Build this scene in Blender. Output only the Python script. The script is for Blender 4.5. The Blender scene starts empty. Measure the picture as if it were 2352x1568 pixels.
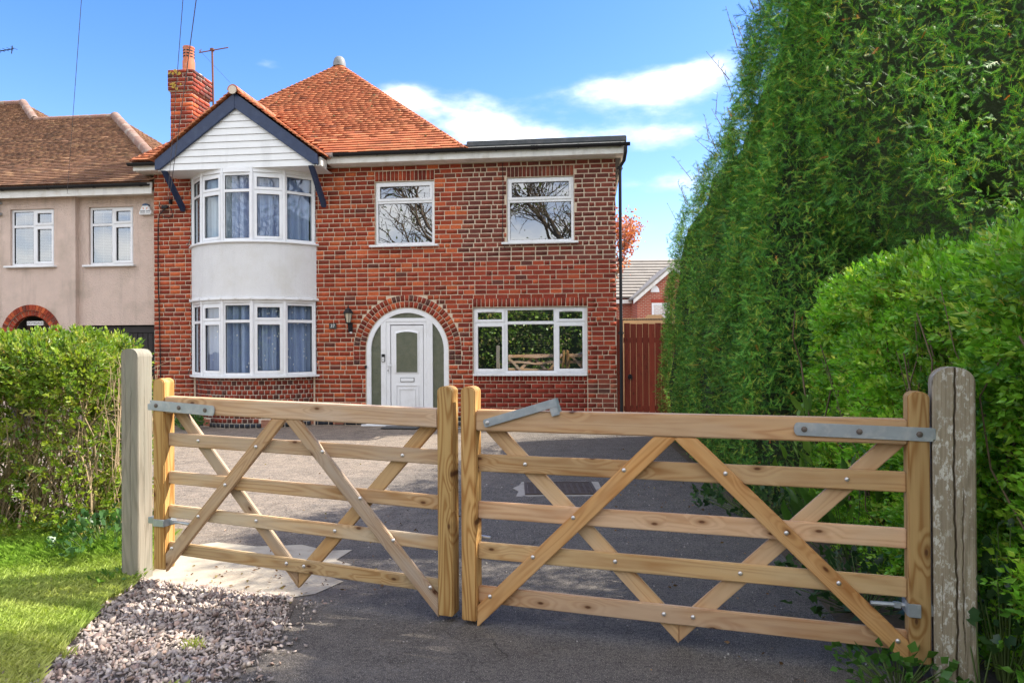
import bpy, bmesh, math, random
import numpy as np
from mathutils import Matrix, Vector, Euler

random.seed(11)
rng = np.random.default_rng(11)
scene = bpy.context.scene
COL = scene.collection

# ------------------------------------------------------------------ camera
HC = 1.53
cam_d = bpy.data.cameras.new('camera')
cam_d.sensor_width = 36.0
cam_d.lens = 24.0
cam_d.clip_start = 0.05
cam_d.clip_end = 900
cam = bpy.data.objects.new('camera', cam_d)
COL.objects.link(cam)
CAM_R = Matrix.Rotation(math.pi / 2 + math.atan(6 / 1568), 3, 'X') @ Matrix.Rotation(-0.006, 3, 'Z')
cam.matrix_world = Matrix.Translation((0, 0, HC)) @ CAM_R.to_4x4()
scene.camera = cam

# ------------------------------------------------------------------ sun and sky
SUN_EL, SUN_AZ = math.radians(48), math.radians(14)      # azimuth from +X towards +Y
SUN = Vector((math.cos(SUN_AZ) * math.cos(SUN_EL), math.sin(SUN_AZ) * math.cos(SUN_EL), math.sin(SUN_EL)))
sun_d = bpy.data.lights.new('sun', 'SUN')
sun_d.energy = 2.8
sun_d.angle = math.radians(0.5)
sun_d.color = (1.0, 0.93, 0.82)
sun = bpy.data.objects.new('sun', sun_d)
sun.rotation_euler = SUN.to_track_quat('Z', 'Y').to_euler()
sun.location = (20, 5, 30)
COL.objects.link(sun)

SKY_STRENGTH = 0.15
world = bpy.data.worlds.new('World')
scene.world = world
world.use_nodes = True


def build_sky():
    nt = world.node_tree
    N, L = nt.nodes, nt.links
    N.clear()

    def val(v):
        return v

    def m(op, a, b=None, c=None, clamp=False):
        n = N.new('ShaderNodeMath')
        n.operation = op
        n.use_clamp = clamp
        for i, x in enumerate((a, b, c)):
            if x is None:
                continue
            if isinstance(x, (int, float)):
                n.inputs[i].default_value = x
            else:
                L.new(x, n.inputs[i])
        return n.outputs[0]
    out = N.new('ShaderNodeOutputWorld')
    bg = N.new('ShaderNodeBackground')
    bg.inputs['Strength'].default_value = SKY_STRENGTH
    sky = N.new('ShaderNodeTexSky')
    sky.sky_type = 'NISHITA'
    sky.sun_disc = False
    sky.sun_elevation = SUN_EL
    sky.sun_rotation = math.pi / 2 - SUN_AZ
    sky.altitude = 50
    sky.air_density = 1.0
    sky.dust_density = 0.6
    sky.ozone_density = 2.2
    hsv = N.new('ShaderNodeHueSaturation')
    hsv.inputs['Saturation'].default_value = 1.33
    hsv.inputs['Hue'].default_value = 0.514
    hsv.inputs['Value'].default_value = 0.6
    L.new(sky.outputs[0], hsv.inputs['Color'])
    tc = N.new('ShaderNodeTexCoord')
    sep = N.new('ShaderNodeSeparateXYZ')
    L.new(tc.outputs['Generated'], sep.inputs[0])
    X, Y, Z = sep.outputs
    az = m('ARCTAN2', X, Y)
    el = m('ARCSINE', Z)
    # cloud field over direction: flattened, wispy
    cmb = N.new('ShaderNodeCombineXYZ')
    zz = m('MAXIMUM', Z, 0.03)
    L.new(m('MULTIPLY', X, 9.0), cmb.inputs[0])
    L.new(m('MULTIPLY', Y, 9.0), cmb.inputs[1])
    L.new(m('MULTIPLY', Z, 22.0), cmb.inputs[2])
    n1 = N.new('ShaderNodeTexNoise')
    n1.inputs['Scale'].default_value = 1.0
    n1.inputs['Detail'].default_value = 9
    n1.inputs['Roughness'].default_value = 0.55
    L.new(cmb.outputs[0], n1.inputs['Vector'])
    n2 = N.new('ShaderNodeTexNoise')
    n2.inputs['Scale'].default_value = 0.28
    n2.inputs['Detail'].default_value = 4
    L.new(cmb.outputs[0], n2.inputs['Vector'])

    def blob(a0, e0, wa, we, amp):
        da = m('DIVIDE', m('SUBTRACT', az, a0), wa)
        de = m('DIVIDE', m('SUBTRACT', el, e0), we)
        r2 = m('ADD', m('MULTIPLY', da, da), m('MULTIPLY', de, de))
        return m('MULTIPLY', m('EXPONENT', m('MULTIPLY', r2, -1.0)), amp)
    bias = None
    for b in CLOUDS:
        o = blob(*b)
        bias = o if bias is None else m('ADD', bias, o)
    # the rest of the sky: cloud the upper windows mirror, thickened for whiter fill
    behind = m('MULTIPLY', m('SUBTRACT', 0.60, Y), 1.25, clamp=True)
    d = m('ADD', m('ADD', m('MULTIPLY', m('SUBTRACT', n1.outputs[0], 0.5), 1.5), m('MULTIPLY', m('SUBTRACT', n2.outputs[0], 0.5), 0.5)), -0.38)
    d = m('ADD', m('ADD', d, bias), behind)
    mask = N.new('ShaderNodeMapRange')
    mask.interpolation_type = 'SMOOTHSTEP'
    mask.inputs['From Min'].default_value = 0.0
    mask.inputs['From Max'].default_value = 0.85
    L.new(d, mask.inputs['Value'])
    # pale band towards the horizon
    hz = m('MULTIPLY', m('POWER', m('SUBTRACT', 1.0, m('MAXIMUM', Z, 0.0, clamp=True)), 7.0), 0.55)
    ccol = N.new('ShaderNodeMix')
    ccol.data_type = 'RGBA'
    ccol.inputs[6].default_value = (2.3, 2.5, 2.9, 1)
    ccol.inputs[7].default_value = (4.7, 4.6, 4.45, 1)
    L.new(mask.outputs[0], ccol.inputs[0])
    hm = N.new('ShaderNodeMix')
    hm.data_type = 'RGBA'
    hm.inputs[7].default_value = (1.75, 2.05, 2.45, 1)
    L.new(hz, hm.inputs[0])
    L.new(hsv.outputs[0], hm.inputs[6])
    mix = N.new('ShaderNodeMix')
    mix.data_type = 'RGBA'
    L.new(m('MULTIPLY', mask.outputs[0], 0.92), mix.inputs[0])
    L.new(hm.outputs[2], mix.inputs[6])
    L.new(ccol.outputs[2], mix.inputs[7])
    L.new(mix.outputs[2], bg.inputs['Color'])
    L.new(bg.outputs[0], out.inputs[0])


# azimuth, elevation, half widths, amount of each cloud bank
CLOUDS = [(0.16, 0.352, 0.12, 0.030, 0.74), (0.27, 0.362, 0.08, 0.034, 0.70), (-0.09, 0.326, 0.09, 0.030, 0.88), (-0.165, 0.345, 0.045, 0.022, 0.62),
          (0.18, 0.288, 0.17, 0.024, 0.60), (0.0, 0.292, 0.13, 0.022, 0.62), (0.22, 0.225, 0.10, 0.022, 0.54), (-0.005, 0.268, 0.05, 0.018, 0.52),
          (-0.34, 0.37, 0.045, 0.012, 0.41), (-0.52, 0.27, 0.03, 0.016, 0.41), (0.19, 0.17, 0.07, 0.03, 0.47)]
build_sky()

scene.view_settings.view_transform = 'Standard'
scene.view_settings.look = 'None'
scene.view_settings.gamma = 1.0
scene.view_settings.use_curve_mapping = False
scene.view_settings.exposure = 1.88
scene.cycles.max_bounces = 8
scene.cycles.transparent_max_bounces = 16
scene.cycles.use_denoising = True
scene.cycles.denoiser = 'OPENIMAGEDENOISE'
scene.cycles.denoising_input_passes = 'RGB_ALBEDO_NORMAL'
scene.cycles.denoising_prefilter = 'NONE'


# ================================================================== helpers
def lin(r, g, b):
    f = lambda c: (c / 255 / 12.92) if c <= 10 else (((c / 255) + 0.055) / 1.055) ** 2.4
    return (f(r), f(g), f(b))


def tag(o, label=None, cat=None, group=None, kind=None):
    if label:
        o['label'] = label
    if cat:
        o['category'] = cat
    if group:
        o['group'] = group
    if kind:
        o['kind'] = kind
    return o


def empty(name, loc=(0, 0, 0), rz=0.0, parent=None):
    o = bpy.data.objects.new(name, None)
    o.empty_display_size = 0.2
    o.location = loc
    o.rotation_euler = (0, 0, rz)
    COL.objects.link(o)
    if parent:
        o.parent = parent
    return o


def link(name, me, parent=None, mw=None):
    o = bpy.data.objects.new(name, me)
    COL.objects.link(o)
    if parent:
        o.parent = parent
    if mw is not None:
        o.matrix_local = mw
    return o


def np_mesh(name, V, F, mat, tint=None, smooth=False):
    """mesh from arrays: V (n,3), F (m,k) with one k; tint (n,3) per point"""
    me = bpy.data.meshes.new(name)
    V = np.ascontiguousarray(V, dtype=np.float32)
    F = np.ascontiguousarray(F, dtype=np.int32)
    n, (mf, k) = len(V), F.shape
    me.vertices.add(n)
    me.vertices.foreach_set('co', V.ravel())
    me.loops.add(mf * k)
    me.loops.foreach_set('vertex_index', F.ravel())
    me.polygons.add(mf)
    me.polygons.foreach_set('loop_start', np.arange(0, mf * k, k, dtype=np.int32))
    me.polygons.foreach_set('loop_total', np.full(mf, k, dtype=np.int32))
    if smooth:
        me.polygons.foreach_set('use_smooth', np.ones(mf, dtype=bool))
    if tint is not None:
        at = me.attributes.new('tint', 'FLOAT_COLOR', 'POINT')
        c = np.ones((n, 4), dtype=np.float32)
        c[:, :3] = tint
        at.data.foreach_set('color', c.ravel())
    if mat:
        me.materials.append(mat)
    me.update(calc_edges=True)
    return me


HEX = [(0, 3, 2, 1), (4, 5, 6, 7), (0, 1, 5, 4), (1, 2, 6, 5), (2, 3, 7, 6), (3, 0, 4, 7)]


class MB:
    def __init__(self, M=None):
        self.v, self.f = [], []
        self.M = M

    def add(self, vs, fs):
        b = len(self.v)
        if self.M is not None:
            vs = [tuple(self.M @ Vector(p)) for p in vs]
        self.v += [tuple(p) for p in vs]
        self.f += [tuple(b + i for i in q) for q in fs]
        return self

    def box(self, x0, x1, y0, y1, z0, z1):
        return self.add([(x0, y0, z0), (x1, y0, z0), (x1, y1, z0), (x0, y1, z0), (x0, y0, z1), (x1, y0, z1), (x1, y1, z1), (x0, y1, z1)], HEX)

    def hexa(self, vs):
        return self.add(vs, HEX)

    def ring(self, x0, x1, z0, z1, w, y0, y1):
        o = [(x0, z0), (x1, z0), (x1, z1), (x0, z1)]
        i = [(x0 + w, z0 + w), (x1 - w, z0 + w), (x1 - w, z1 - w), (x0 + w, z1 - w)]
        vs = [(x, y0, z) for x, z in o + i] + [(x, y1, z) for x, z in o + i]
        fs = []
        for k in range(4):
            j = (k + 1) % 4
            fs += [(k, j, 4 + j, 4 + k), (8 + j, 8 + k, 12 + k, 12 + j), (j, k, 8 + k, 8 + j), (4 + k, 4 + j, 12 + j, 12 + k)]
        return self.add(vs, fs)

    def prism(self, poly, y0, y1, axis='y'):
        """polygon in x,z extruded along y (or in x,y along z, or y,z along x)"""
        n = len(poly)
        put = {'y': lambda a, b, c: (a, c, b), 'z': lambda a, b, c: (a, b, c), 'x': lambda a, b, c: (c, a, b)}[axis]
        vs = [put(a, b, y0) for a, b in poly] + [put(a, b, y1) for a, b in poly]
        fs = [tuple(range(n)), tuple(range(2 * n - 1, n - 1, -1))]
        for k in range(n):
            j = (k + 1) % n
            fs.append((j, k, n + k, n + j))
        return self.add(vs, fs)

    def tube(self, pts, r, n=6, cap=True):
        pts = [Vector(p) for p in pts]
        rs = r if isinstance(r, (list, tuple)) else [r] * len(pts)
        vs, fs = [], []
        up = None
        for i, p in enumerate(pts):
            d = (pts[min(i + 1, len(pts) - 1)] - pts[max(i - 1, 0)])
            d = d.normalized() if d.length > 1e-9 else Vector((0, 0, 1))
            if up is None:
                up = Vector((0, 0, 1)) if abs(d.z) < 0.9 else Vector((1, 0, 0))
            a = d.cross(up)
            if a.length < 1e-6:
                a = d.orthogonal()
            a.normalize()
            b = a.cross(d).normalized()
            up = b
            for k in range(n):
                t = 2 * math.pi * k / n
                vs.append(tuple(p + (a * math.cos(t) + b * math.sin(t)) * rs[i]))
        for i in range(len(pts) - 1):
            for k in range(n):
                j = (k + 1) % n
                fs.append((i * n + k, i * n + j, (i + 1) * n + j, (i + 1) * n + k))
        if cap:
            fs.append(tuple(range(n - 1, -1, -1)))
            fs.append(tuple((len(pts) - 1) * n + k for k in range(n)))
        return self.add(vs, fs)

    def lathe(self, prof, n=16, c=(0, 0, 0), axis='z'):
        vs, fs = [], []
        for r, h in prof:
            for k in range(n):
                t = 2 * math.pi * k / n
                x, y = r * math.cos(t), r * math.sin(t)
                p = (x, y, h) if axis == 'z' else (x, h, y)
                vs.append((c[0] + p[0], c[1] + p[1], c[2] + p[2]))
        for i in range(len(prof) - 1):
            for k in range(n):
                j = (k + 1) % n
                fs.append((i * n + k, i * n + j, (i + 1) * n + j, (i + 1) * n + k))
        fs.append(tuple(range(n - 1, -1, -1)))
        fs.append(tuple((len(prof) - 1) * n + k for k in range(n)))
        return self.add(vs, fs)

    def build(self, name, mat, parent=None, mw=None, bevel=0.0, smooth=False, seg=2, tint=None):
        me = bpy.data.meshes.new(name)
        me.from_pydata(self.v, [], self.f)
        if mat:
            me.materials.append(mat)
        if tint is not None:
            at = me.attributes.new('tint', 'FLOAT_COLOR', 'POINT')
            at.data.foreach_set('color', np.tile(np.array(list(tint) + [1], dtype=np.float32), len(self.v)))
        bm = bmesh.new()
        bm.from_mesh(me)
        bmesh.ops.recalc_face_normals(bm, faces=bm.faces)
        if bevel > 0:
            bmesh.ops.bevel(bm, geom=[e for e in bm.edges if len(e.link_faces) == 2 and e.calc_face_angle(0) > 0.6], offset=bevel,
                            segments=seg, affect='EDGES', clamp_overlap=True)
        bm.to_mesh(me)
        bm.free()
        if smooth or bevel > 0:
            me.polygons.foreach_set('use_smooth', np.ones(len(me.polygons), dtype=bool))
            try:
                me.set_sharp_from_angle(angle=math.radians(42))
            except Exception:
                pass
        return link(name, me, parent, mw)


# ================================================================== materials
def mat_base(name):
    m = bpy.data.materials.new(name)
    m.use_nodes = True
    nt = m.node_tree
    b = nt.nodes['Principled BSDF']
    return m, nt, b


def nodes_noise(nt, vec, scale, detail=4, rough=0.55, dist=0.0):
    n = nt.nodes.new('ShaderNodeTexNoise')
    n.inputs['Scale'].default_value = scale
    n.inputs['Detail'].default_value = detail
    n.inputs['Roughness'].default_value = rough
    n.inputs['Distortion'].default_value = dist
    if vec is not None:
        nt.links.new(vec, n.inputs['Vector'])
    return n.outputs[0]


def ramp(nt, fac, stops):
    r = nt.nodes.new('ShaderNodeValToRGB')
    els = r.color_ramp.elements
    while len(els) < len(stops):
        els.new(0.5)
    for e, (p, c) in zip(els, stops):
        e.position = p
        e.color = (*c, 1) if len(c) == 3 else c
    nt.links.new(fac, r.inputs[0])
    return r.outputs[0]


def mixc(nt, fac, a, b, mode='MIX'):
    n = nt.nodes.new('ShaderNodeMix')
    n.data_type = 'RGBA'
    n.blend_type = mode
    for s, x in ((0, fac), (6, a), (7, b)):
        if isinstance(x, (int, float)):
            n.inputs[s].default_value = x
        elif isinstance(x, tuple):
            n.inputs[s].default_value = (*x[:3], 1)
        else:
            nt.links.new(x, n.inputs[s])
    return n.outputs[2]


def mth(nt, op, a, b=None, clamp=False):
    n = nt.nodes.new('ShaderNodeMath')
    n.operation = op
    n.use_clamp = clamp
    for i, x in enumerate((a, b)):
        if x is None:
            continue
        if isinstance(x, (int, float)):
            n.inputs[i].default_value = x
        else:
            nt.links.new(x, n.inputs[i])
    return n.outputs[0]


def bump(nt, b, h, strength=0.3, dist=0.01):
    n = nt.nodes.new('ShaderNodeBump')
    n.inputs['Strength'].default_value = strength
    n.inputs['Distance'].default_value = dist
    nt.links.new(h, n.inputs['Height'])
    nt.links.new(n.outputs[0], b.inputs['Normal'])


def coords(nt, kind='Object', scale=(1, 1, 1), rnd=False):
    tc = nt.nodes.new('ShaderNodeTexCoord')
    mp = nt.nodes.new('ShaderNodeMapping')
    mp.inputs['Scale'].default_value = scale
    src = tc.outputs[kind]
    if rnd:
        oi = nt.nodes.new('ShaderNodeObjectInfo')
        ad = nt.nodes.new('ShaderNodeVectorMath')
        ad.operation = 'ADD'
        nt.links.new(src, ad.inputs[0])
        sc = nt.nodes.new('ShaderNodeVectorMath')
        sc.operation = 'SCALE'
        sc.inputs[0].default_value = (37.1, 11.7, 23.3)
        nt.links.new(oi.outputs['Random'], sc.inputs['Scale'])
        nt.links.new(sc.outputs[0], ad.inputs[1])
        src = ad.outputs[0]
    nt.links.new(src, mp.inputs['Vector'])
    return mp.outputs[0]


def plain(name, col, rough=0.6, var=0.12, vscale=6.0, bscale=0.0, bstr=0.2, metal=0.0, spec=0.4, bdist=0.005, dirt=None, dscale=2.0, streak=0.0):
    m, nt, b = mat_base(name)
    v = coords(nt)
    n = nodes_noise(nt, v, vscale, 5)
    c = mixc(nt, n, tuple(x * (1 - var) for x in col), tuple(min(1, x * (1 + var)) for x in col))
    if dirt:
        dn = nodes_noise(nt, v, dscale, 6, 0.6)
        f = ramp(nt, dn, [(0.5, (0, 0, 0)), (0.72, (1, 1, 1))])
        c = mixc(nt, f, c, tuple(dirt))
    if streak:
        sn = nodes_noise(nt, coords(nt, 'Object', (5, 5, 0.5)), 1.0, 6, 0.65)
        c = mixc(nt, ramp(nt, sn, [(0.50, (0, 0, 0)), (0.75, (streak,) * 3)]), c, tuple(x * 0.55 for x in col))
    nt.links.new(c, b.inputs['Base Color'])
    b.inputs['Roughness'].default_value = rough
    b.inputs['Metallic'].default_value = metal
    b.inputs['Specular IOR Level'].default_value = spec
    if bscale:
        bump(nt, b, nodes_noise(nt, v, bscale, 6, 0.65), bstr, bdist)
    return m


def tinted(name, rough=0.85, nscale=30, bscale=120, bstr=0.35, spec=0.25, var=0.28, speck=None):
    """colour of each piece comes from its own tint / object colour; noise adds firing and weathering"""
    m, nt, b = mat_base(name)
    at = nt.nodes.new('ShaderNodeAttribute')
    at.attribute_name = 'tint'
    oi = nt.nodes.new('ShaderNodeObjectInfo')
    c = mixc(nt, 1.0, at.outputs['Color'], oi.outputs['Color'], 'MULTIPLY')
    g = nt.nodes.new('ShaderNodeNewGeometry')
    v = g.outputs['Position']
    n = nodes_noise(nt, v, nscale, 5, 0.6)
    k = ramp(nt, n, [(0.25, (1 - var,) * 3), (0.75, (1 + var,) * 3)])
    c = mixc(nt, 1.0, c, k, 'MULTIPLY')
    if speck:
        sn = nodes_noise(nt, v, speck[0], 3, 0.5)
        c = mixc(nt, ramp(nt, sn, [(speck[1], (0, 0, 0)), (speck[1] + 0.05, (1, 1, 1))]), c, speck[2])
    nt.links.new(c, b.inputs['Base Color'])
    b.inputs['Roughness'].default_value = rough
    b.inputs['Specular IOR Level'].default_value = spec
    bump(nt, b, nodes_noise(nt, v, bscale, 4, 0.6), bstr, 0.004)
    return m


def leaf_mat(name, trans=0.35, rough=0.45, spec=0.35):
    m, nt, b = mat_base(name)
    at = nt.nodes.new('ShaderNodeAttribute')
    at.attribute_name = 'tint'
    oi = nt.nodes.new('ShaderNodeObjectInfo')
    c = mixc(nt, 1.0, at.outputs['Color'], oi.outputs['Color'], 'MULTIPLY')
    nt.links.new(c, b.inputs['Base Color'])
    b.inputs['Roughness'].default_value = rough
    b.inputs['Specular IOR Level'].default_value = spec
    tr = nt.nodes.new('ShaderNodeBsdfTranslucent')
    tc = mixc(nt, 1.0, c, (1.45, 1.5, 0.6), 'MULTIPLY')
    nt.links.new(tc, tr.inputs['Color'])
    mx = nt.nodes.new('ShaderNodeMixShader')
    mx.inputs[0].default_value = trans
    nt.links.new(b.outputs[0], mx.inputs[1])
    nt.links.new(tr.outputs[0], mx.inputs[2])
    nt.links.new(mx.outputs[0], nt.nodes['Material Output'].inputs['Surface'])
    return m


def wood_mat(name, a, bcol, grain=1.0, knots=True, rough=0.6, grey=None, lichen=None):
    """softwood with long grain along the piece's own X axis"""
    m, nt, b = mat_base(name)
    v = coords(nt, 'Object', (0.9, 11, 11), rnd=True)
    n = nodes_noise(nt, v, 1.0, 1.5, 0.4)
    vk = coords(nt, 'Object', (3.6, 6, 8), rnd=True)
    sk_ = nt.nodes.new('ShaderNodeSeparateXYZ')
    nt.links.new(vk, sk_.inputs[0])
    ck_ = nt.nodes.new('ShaderNodeCombineXYZ')
    nt.links.new(sk_.outputs[0], ck_.inputs[0])
    nt.links.new(sk_.outputs[2], ck_.inputs[1])
    vo = nt.nodes.new('ShaderNodeTexVoronoi')
    vo.voronoi_dimensions = '2D'
    vo.inputs['Scale'].default_value = 1.0
    nt.links.new(ck_.outputs[0], vo.inputs['Vector'])
    sc_ = nt.nodes.new('ShaderNodeSeparateColor')
    nt.links.new(vo.outputs['Color'], sc_.inputs[0])
    kd = mth(nt, 'ADD', vo.outputs['Distance'], mth(nt, 'MULTIPLY', mth(nt, 'GREATER_THAN', sc_.outputs[0], 0.42), 0.6))
    swirl = mth(nt, 'MULTIPLY', mth(nt, 'SUBTRACT', 0.42, kd, clamp=True), 0.55 if knots else 0.0)
    ph = mth(nt, 'MULTIPLY', mth(nt, 'ADD', n, swirl), 64.0)
    s = mth(nt, 'ADD', mth(nt, 'MULTIPLY', mth(nt, 'SINE', ph), 0.5), 0.5)
    s = mth(nt, 'POWER', s, 1.8)
    fine = nodes_noise(nt, coords(nt, 'Object', (3, 160, 160), rnd=True), 1.0, 3)
    big = nodes_noise(nt, coords(nt, 'Object', (1.2, 5, 5), rnd=True), 1.0, 3)
    c = mixc(nt, mth(nt, 'MULTIPLY', s, 0.75 * grain), a, bcol)
    c = mixc(nt, mth(nt, 'MULTIPLY', fine, 0.35), c, tuple(x * 0.55 for x in bcol))
    c = mixc(nt, 1.0, c, ramp(nt, big, [(0.25, (0.78, 0.76, 0.74)), (0.75, (1.16, 1.14, 1.1))]), 'MULTIPLY')
    if grey:
        gn = nodes_noise(nt, coords(nt, 'Object', (1.5, 7, 7), rnd=True), 1.0, 4)
        c = mixc(nt, ramp(nt, gn, [(0.35, (0, 0, 0)), (0.62, (0.8, 0.8, 0.8))]), c, grey)
    if lichen:
        ln = nodes_noise(nt, coords(nt, 'Object', (28, 60, 60)), 1.0, 4, 0.7)
        lm2 = nodes_noise(nt, coords(nt, 'Object', (3, 7, 7)), 1.0, 3)
        lf = mth(nt, 'MULTIPLY', ramp(nt, ln, [(0.52, (0, 0, 0)), (0.6, (0.85, 0.85, 0.85))]), ramp(nt, lm2, [(0.42, (0, 0, 0)), (0.58, (1, 1, 1))]))
        c = mixc(nt, lf, c, lichen)
    if knots:
        kf = ramp(nt, kd, [(0.035, (1, 1, 1)), (0.075, (0, 0, 0))])
        c = mixc(nt, ramp(nt, kd, [(0.07, (0.5, 0.5, 0.5)), (0.2, (0, 0, 0))]), c, tuple(x * 0.6 for x in bcol))
        c = mixc(nt, mth(nt, 'MULTIPLY', kf, 0.9), c, (0.10, 0.035, 0.012))
    oi = nt.nodes.new('ShaderNodeObjectInfo')
    c = mixc(nt, 1.0, c, oi.outputs['Color'], 'MULTIPLY')
    nt.links.new(c, b.inputs['Base Color'])
    b.inputs['Roughness'].default_value = rough
    b.inputs['Specular IOR Level'].default_value = 0.3
    h = mth(nt, 'ADD', mth(nt, 'MULTIPLY', s, 0.5), fine)
    bump(nt, b, h, 0.25, 0.002)
    return m


def glass_mat(name, refl, tint=(0.85, 0.9, 0.92), wob=0.02, wscale=3.0, rough=0.0):
    m, nt, b = mat_base(name)
    nt.nodes.remove(b)
    v = nt.nodes.new('ShaderNodeNewGeometry').outputs['Position']
    gl = nt.nodes.new('ShaderNodeBsdfGlossy')
    gl.inputs['Roughness'].default_value = rough
    gl.inputs['Color'].default_value = (0.96, 0.98, 1, 1)
    bp = nt.nodes.new('ShaderNodeBump')
    bp.inputs['Strength'].default_value = 1.0
    bp.inputs['Distance'].default_value = wob
    nt.links.new(nodes_noise(nt, v, wscale, 1.0, 0.4), bp.inputs['Height'])
    nt.links.new(bp.outputs[0], gl.inputs['Normal'])
    tr = nt.nodes.new('ShaderNodeBsdfTransparent')
    tr.inputs['Color'].default_value = (*tint, 1)
    fr = nt.nodes.new('ShaderNodeLayerWeight')
    fr.inputs['Blend'].default_value = 0.5
    f = mth(nt, 'ADD', mth(nt, 'MULTIPLY', mth(nt, 'POWER', fr.outputs['Facing'], 4.0), 0.6), refl, clamp=True)
    mx = nt.nodes.new('ShaderNodeMixShader')
    nt.links.new(f, mx.inputs[0])
    nt.links.new(tr.outputs[0], mx.inputs[1])
    nt.links.new(gl.outputs[0], mx.inputs[2])
    nt.links.new(mx.outputs[0], nt.nodes['Material Output'].inputs['Surface'])
    return m


M = {}
M['brick'] = tinted('fired_brick')
M['tile'] = tinted('clay_tile', rough=0.8, nscale=3, bscale=60, var=0.12, speck=(28, 0.75, (0.30, 0.24, 0.10)))
M['old_tile'] = tinted('weathered_tile', rough=0.9, nscale=9, bscale=60, var=0.2, speck=(24, 0.66, (0.30, 0.27, 0.16)))
M['mortar'] = plain('lime_mortar', (0.62, 0.50, 0.375), 0.95, 0.2, 20, 90, 0.5, spec=0.1)
M['mortar_pale'] = plain('pale_mortar', (0.62, 0.54, 0.44), 0.95, 0.2, 20, 90, 0.5, spec=0.1)
M['upvc'] = plain('white_upvc', (0.80, 0.81, 0.83), 0.35, 0.03, 3, spec=0.45, dirt=(0.70, 0.70, 0.70), dscale=3)
M['fascia'] = plain('fascia_board', (0.76, 0.75, 0.71), 0.5, 0.06, 3, dirt=(0.58, 0.54, 0.46), dscale=3.5, streak=0.5)
M['cladding'] = plain('white_cladding', (0.77, 0.78, 0.78), 0.5, 0.04, 4, streak=0.3)
M['render'] = plain('white_roughcast', (0.76, 0.76, 0.76), 0.9, 0.06, 5, 70, 0.9, spec=0.15, bdist=0.02, dirt=(0.70, 0.69, 0.66), dscale=1.8, streak=0.16)
M['pebble'] = plain('pebbledash', (0.74, 0.585, 0.50), 0.95, 0.12, 4, 45, 1.0, spec=0.1, bdist=0.035, dirt=(0.56, 0.45, 0.37), dscale=1.4, streak=0.5)
M['navy'] = plain('navy_bargeboard_paint', (0.018, 0.034, 0.085), 0.4, 0.35, 7, 25, 0.25, dirt=(0.035, 0.055, 0.11), dscale=9)
M['black'] = plain('black_plastic', (0.018, 0.018, 0.02), 0.6, 0.2, 8, spec=0.25)
M['lead'] = plain('lead_flashing', (0.060, 0.066, 0.072), 0.55, 0.3, 5, 20, 0.2, dirt=(0.10, 0.10, 0.10), dscale=6)
M['galv'] = plain('galvanised_steel', (0.40, 0.44, 0.47), 0.48, 0.22, 14, 40, 0.08, metal=0.55, spec=0.5, dirt=(0.55, 0.56, 0.56), dscale=18)
M['bolt'] = plain('zinc_bolt', (0.68, 0.66, 0.64), 0.32, 0.15, 40, metal=0.75)
M['terracotta'] = plain('terracotta', (0.42, 0.17, 0.10), 0.85, 0.2, 12, 60, 0.3)
M['pot'] = plain('chimney_pot_clay', (0.46, 0.14, 0.065), 0.75, 0.15, 8, dirt=(0.5, 0.3, 0.22), dscale=6)
M['rust'] = plain('rusty_mast', (0.16, 0.07, 0.05), 0.8, 0.3, 20)
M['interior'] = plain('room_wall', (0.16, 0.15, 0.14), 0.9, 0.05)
M['garage'] = plain('black_stained_boards', (0.028, 0.024, 0.024), 0.65, 0.3, 6, 30, 0.3)
M['glass_up'] = glass_mat('window_glass', 0.27, wob=0.0012, wscale=2.2)
M['glass_low'] = glass_mat('kitchen_glass', 0.55, wob=0.002, wscale=1.5)
M['glass_bay'] = glass_mat('bay_glass', 0.09, wob=0.0015, wscale=3.0)
M['glass_bay_up'] = glass_mat('upper_bay_glass', 0.09, wob=0.002, wscale=3.0)
M['glass_nb'] = glass_mat('neighbour_glass', 0.27, wob=0.0015, wscale=2.0)
M['gate_l'] = wood_mat('tanalised_softwood', (0.66, 0.44, 0.22), (0.40, 0.20, 0.07), 0.95, grey=(0.54, 0.43, 0.29))
M['gate_r'] = wood_mat('redwood_softwood', (0.71, 0.445, 0.225), (0.46, 0.21, 0.075), 1.0, grey=(0.66, 0.46, 0.28))
M['stile'] = wood_mat('honey_softwood', (0.66, 0.425, 0.175), (0.37, 0.17, 0.045), 1.1)
M['oak'] = wood_mat('weathered_oak', (0.38, 0.34, 0.28), (0.22, 0.195, 0.15), 1.0, knots=False, rough=0.9, grey=(0.27, 0.26, 0.21))
M['oak_r'] = wood_mat('lichened_oak', (0.42, 0.36, 0.265), (0.20, 0.165, 0.11), 1.0, knots=False, rough=0.9, grey=(0.33, 0.27, 0.19), lichen=(0.66, 0.63, 0.55))
M['side_gate'] = wood_mat('red_brown_stain', (0.24, 0.042, 0.022), (0.14, 0.024, 0.015), 0.7, rough=0.55)
M['bark'] = plain('bark', (0.17, 0.12, 0.075), 0.9, 0.35, 12, 40, 0.5)
M['leaf'] = leaf_mat('broad_leaf', 0.36, 0.38, 0.5)
M['needle'] = leaf_mat('yew_needle', 0.16, 0.55, 0.15)
M['grass'] = leaf_mat('grass_blade', 0.3, 0.6, 0.2)
# ================================================================== ground and paving
def sstep(a, b, x):
    t = np.clip((x - a) / (b - a), 0, 1)
    return t * t * (3 - 2 * t)


def gz(X, Y):
    return -0.08 * sstep(5.0, 10.5, np.asarray(Y, float))


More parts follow.
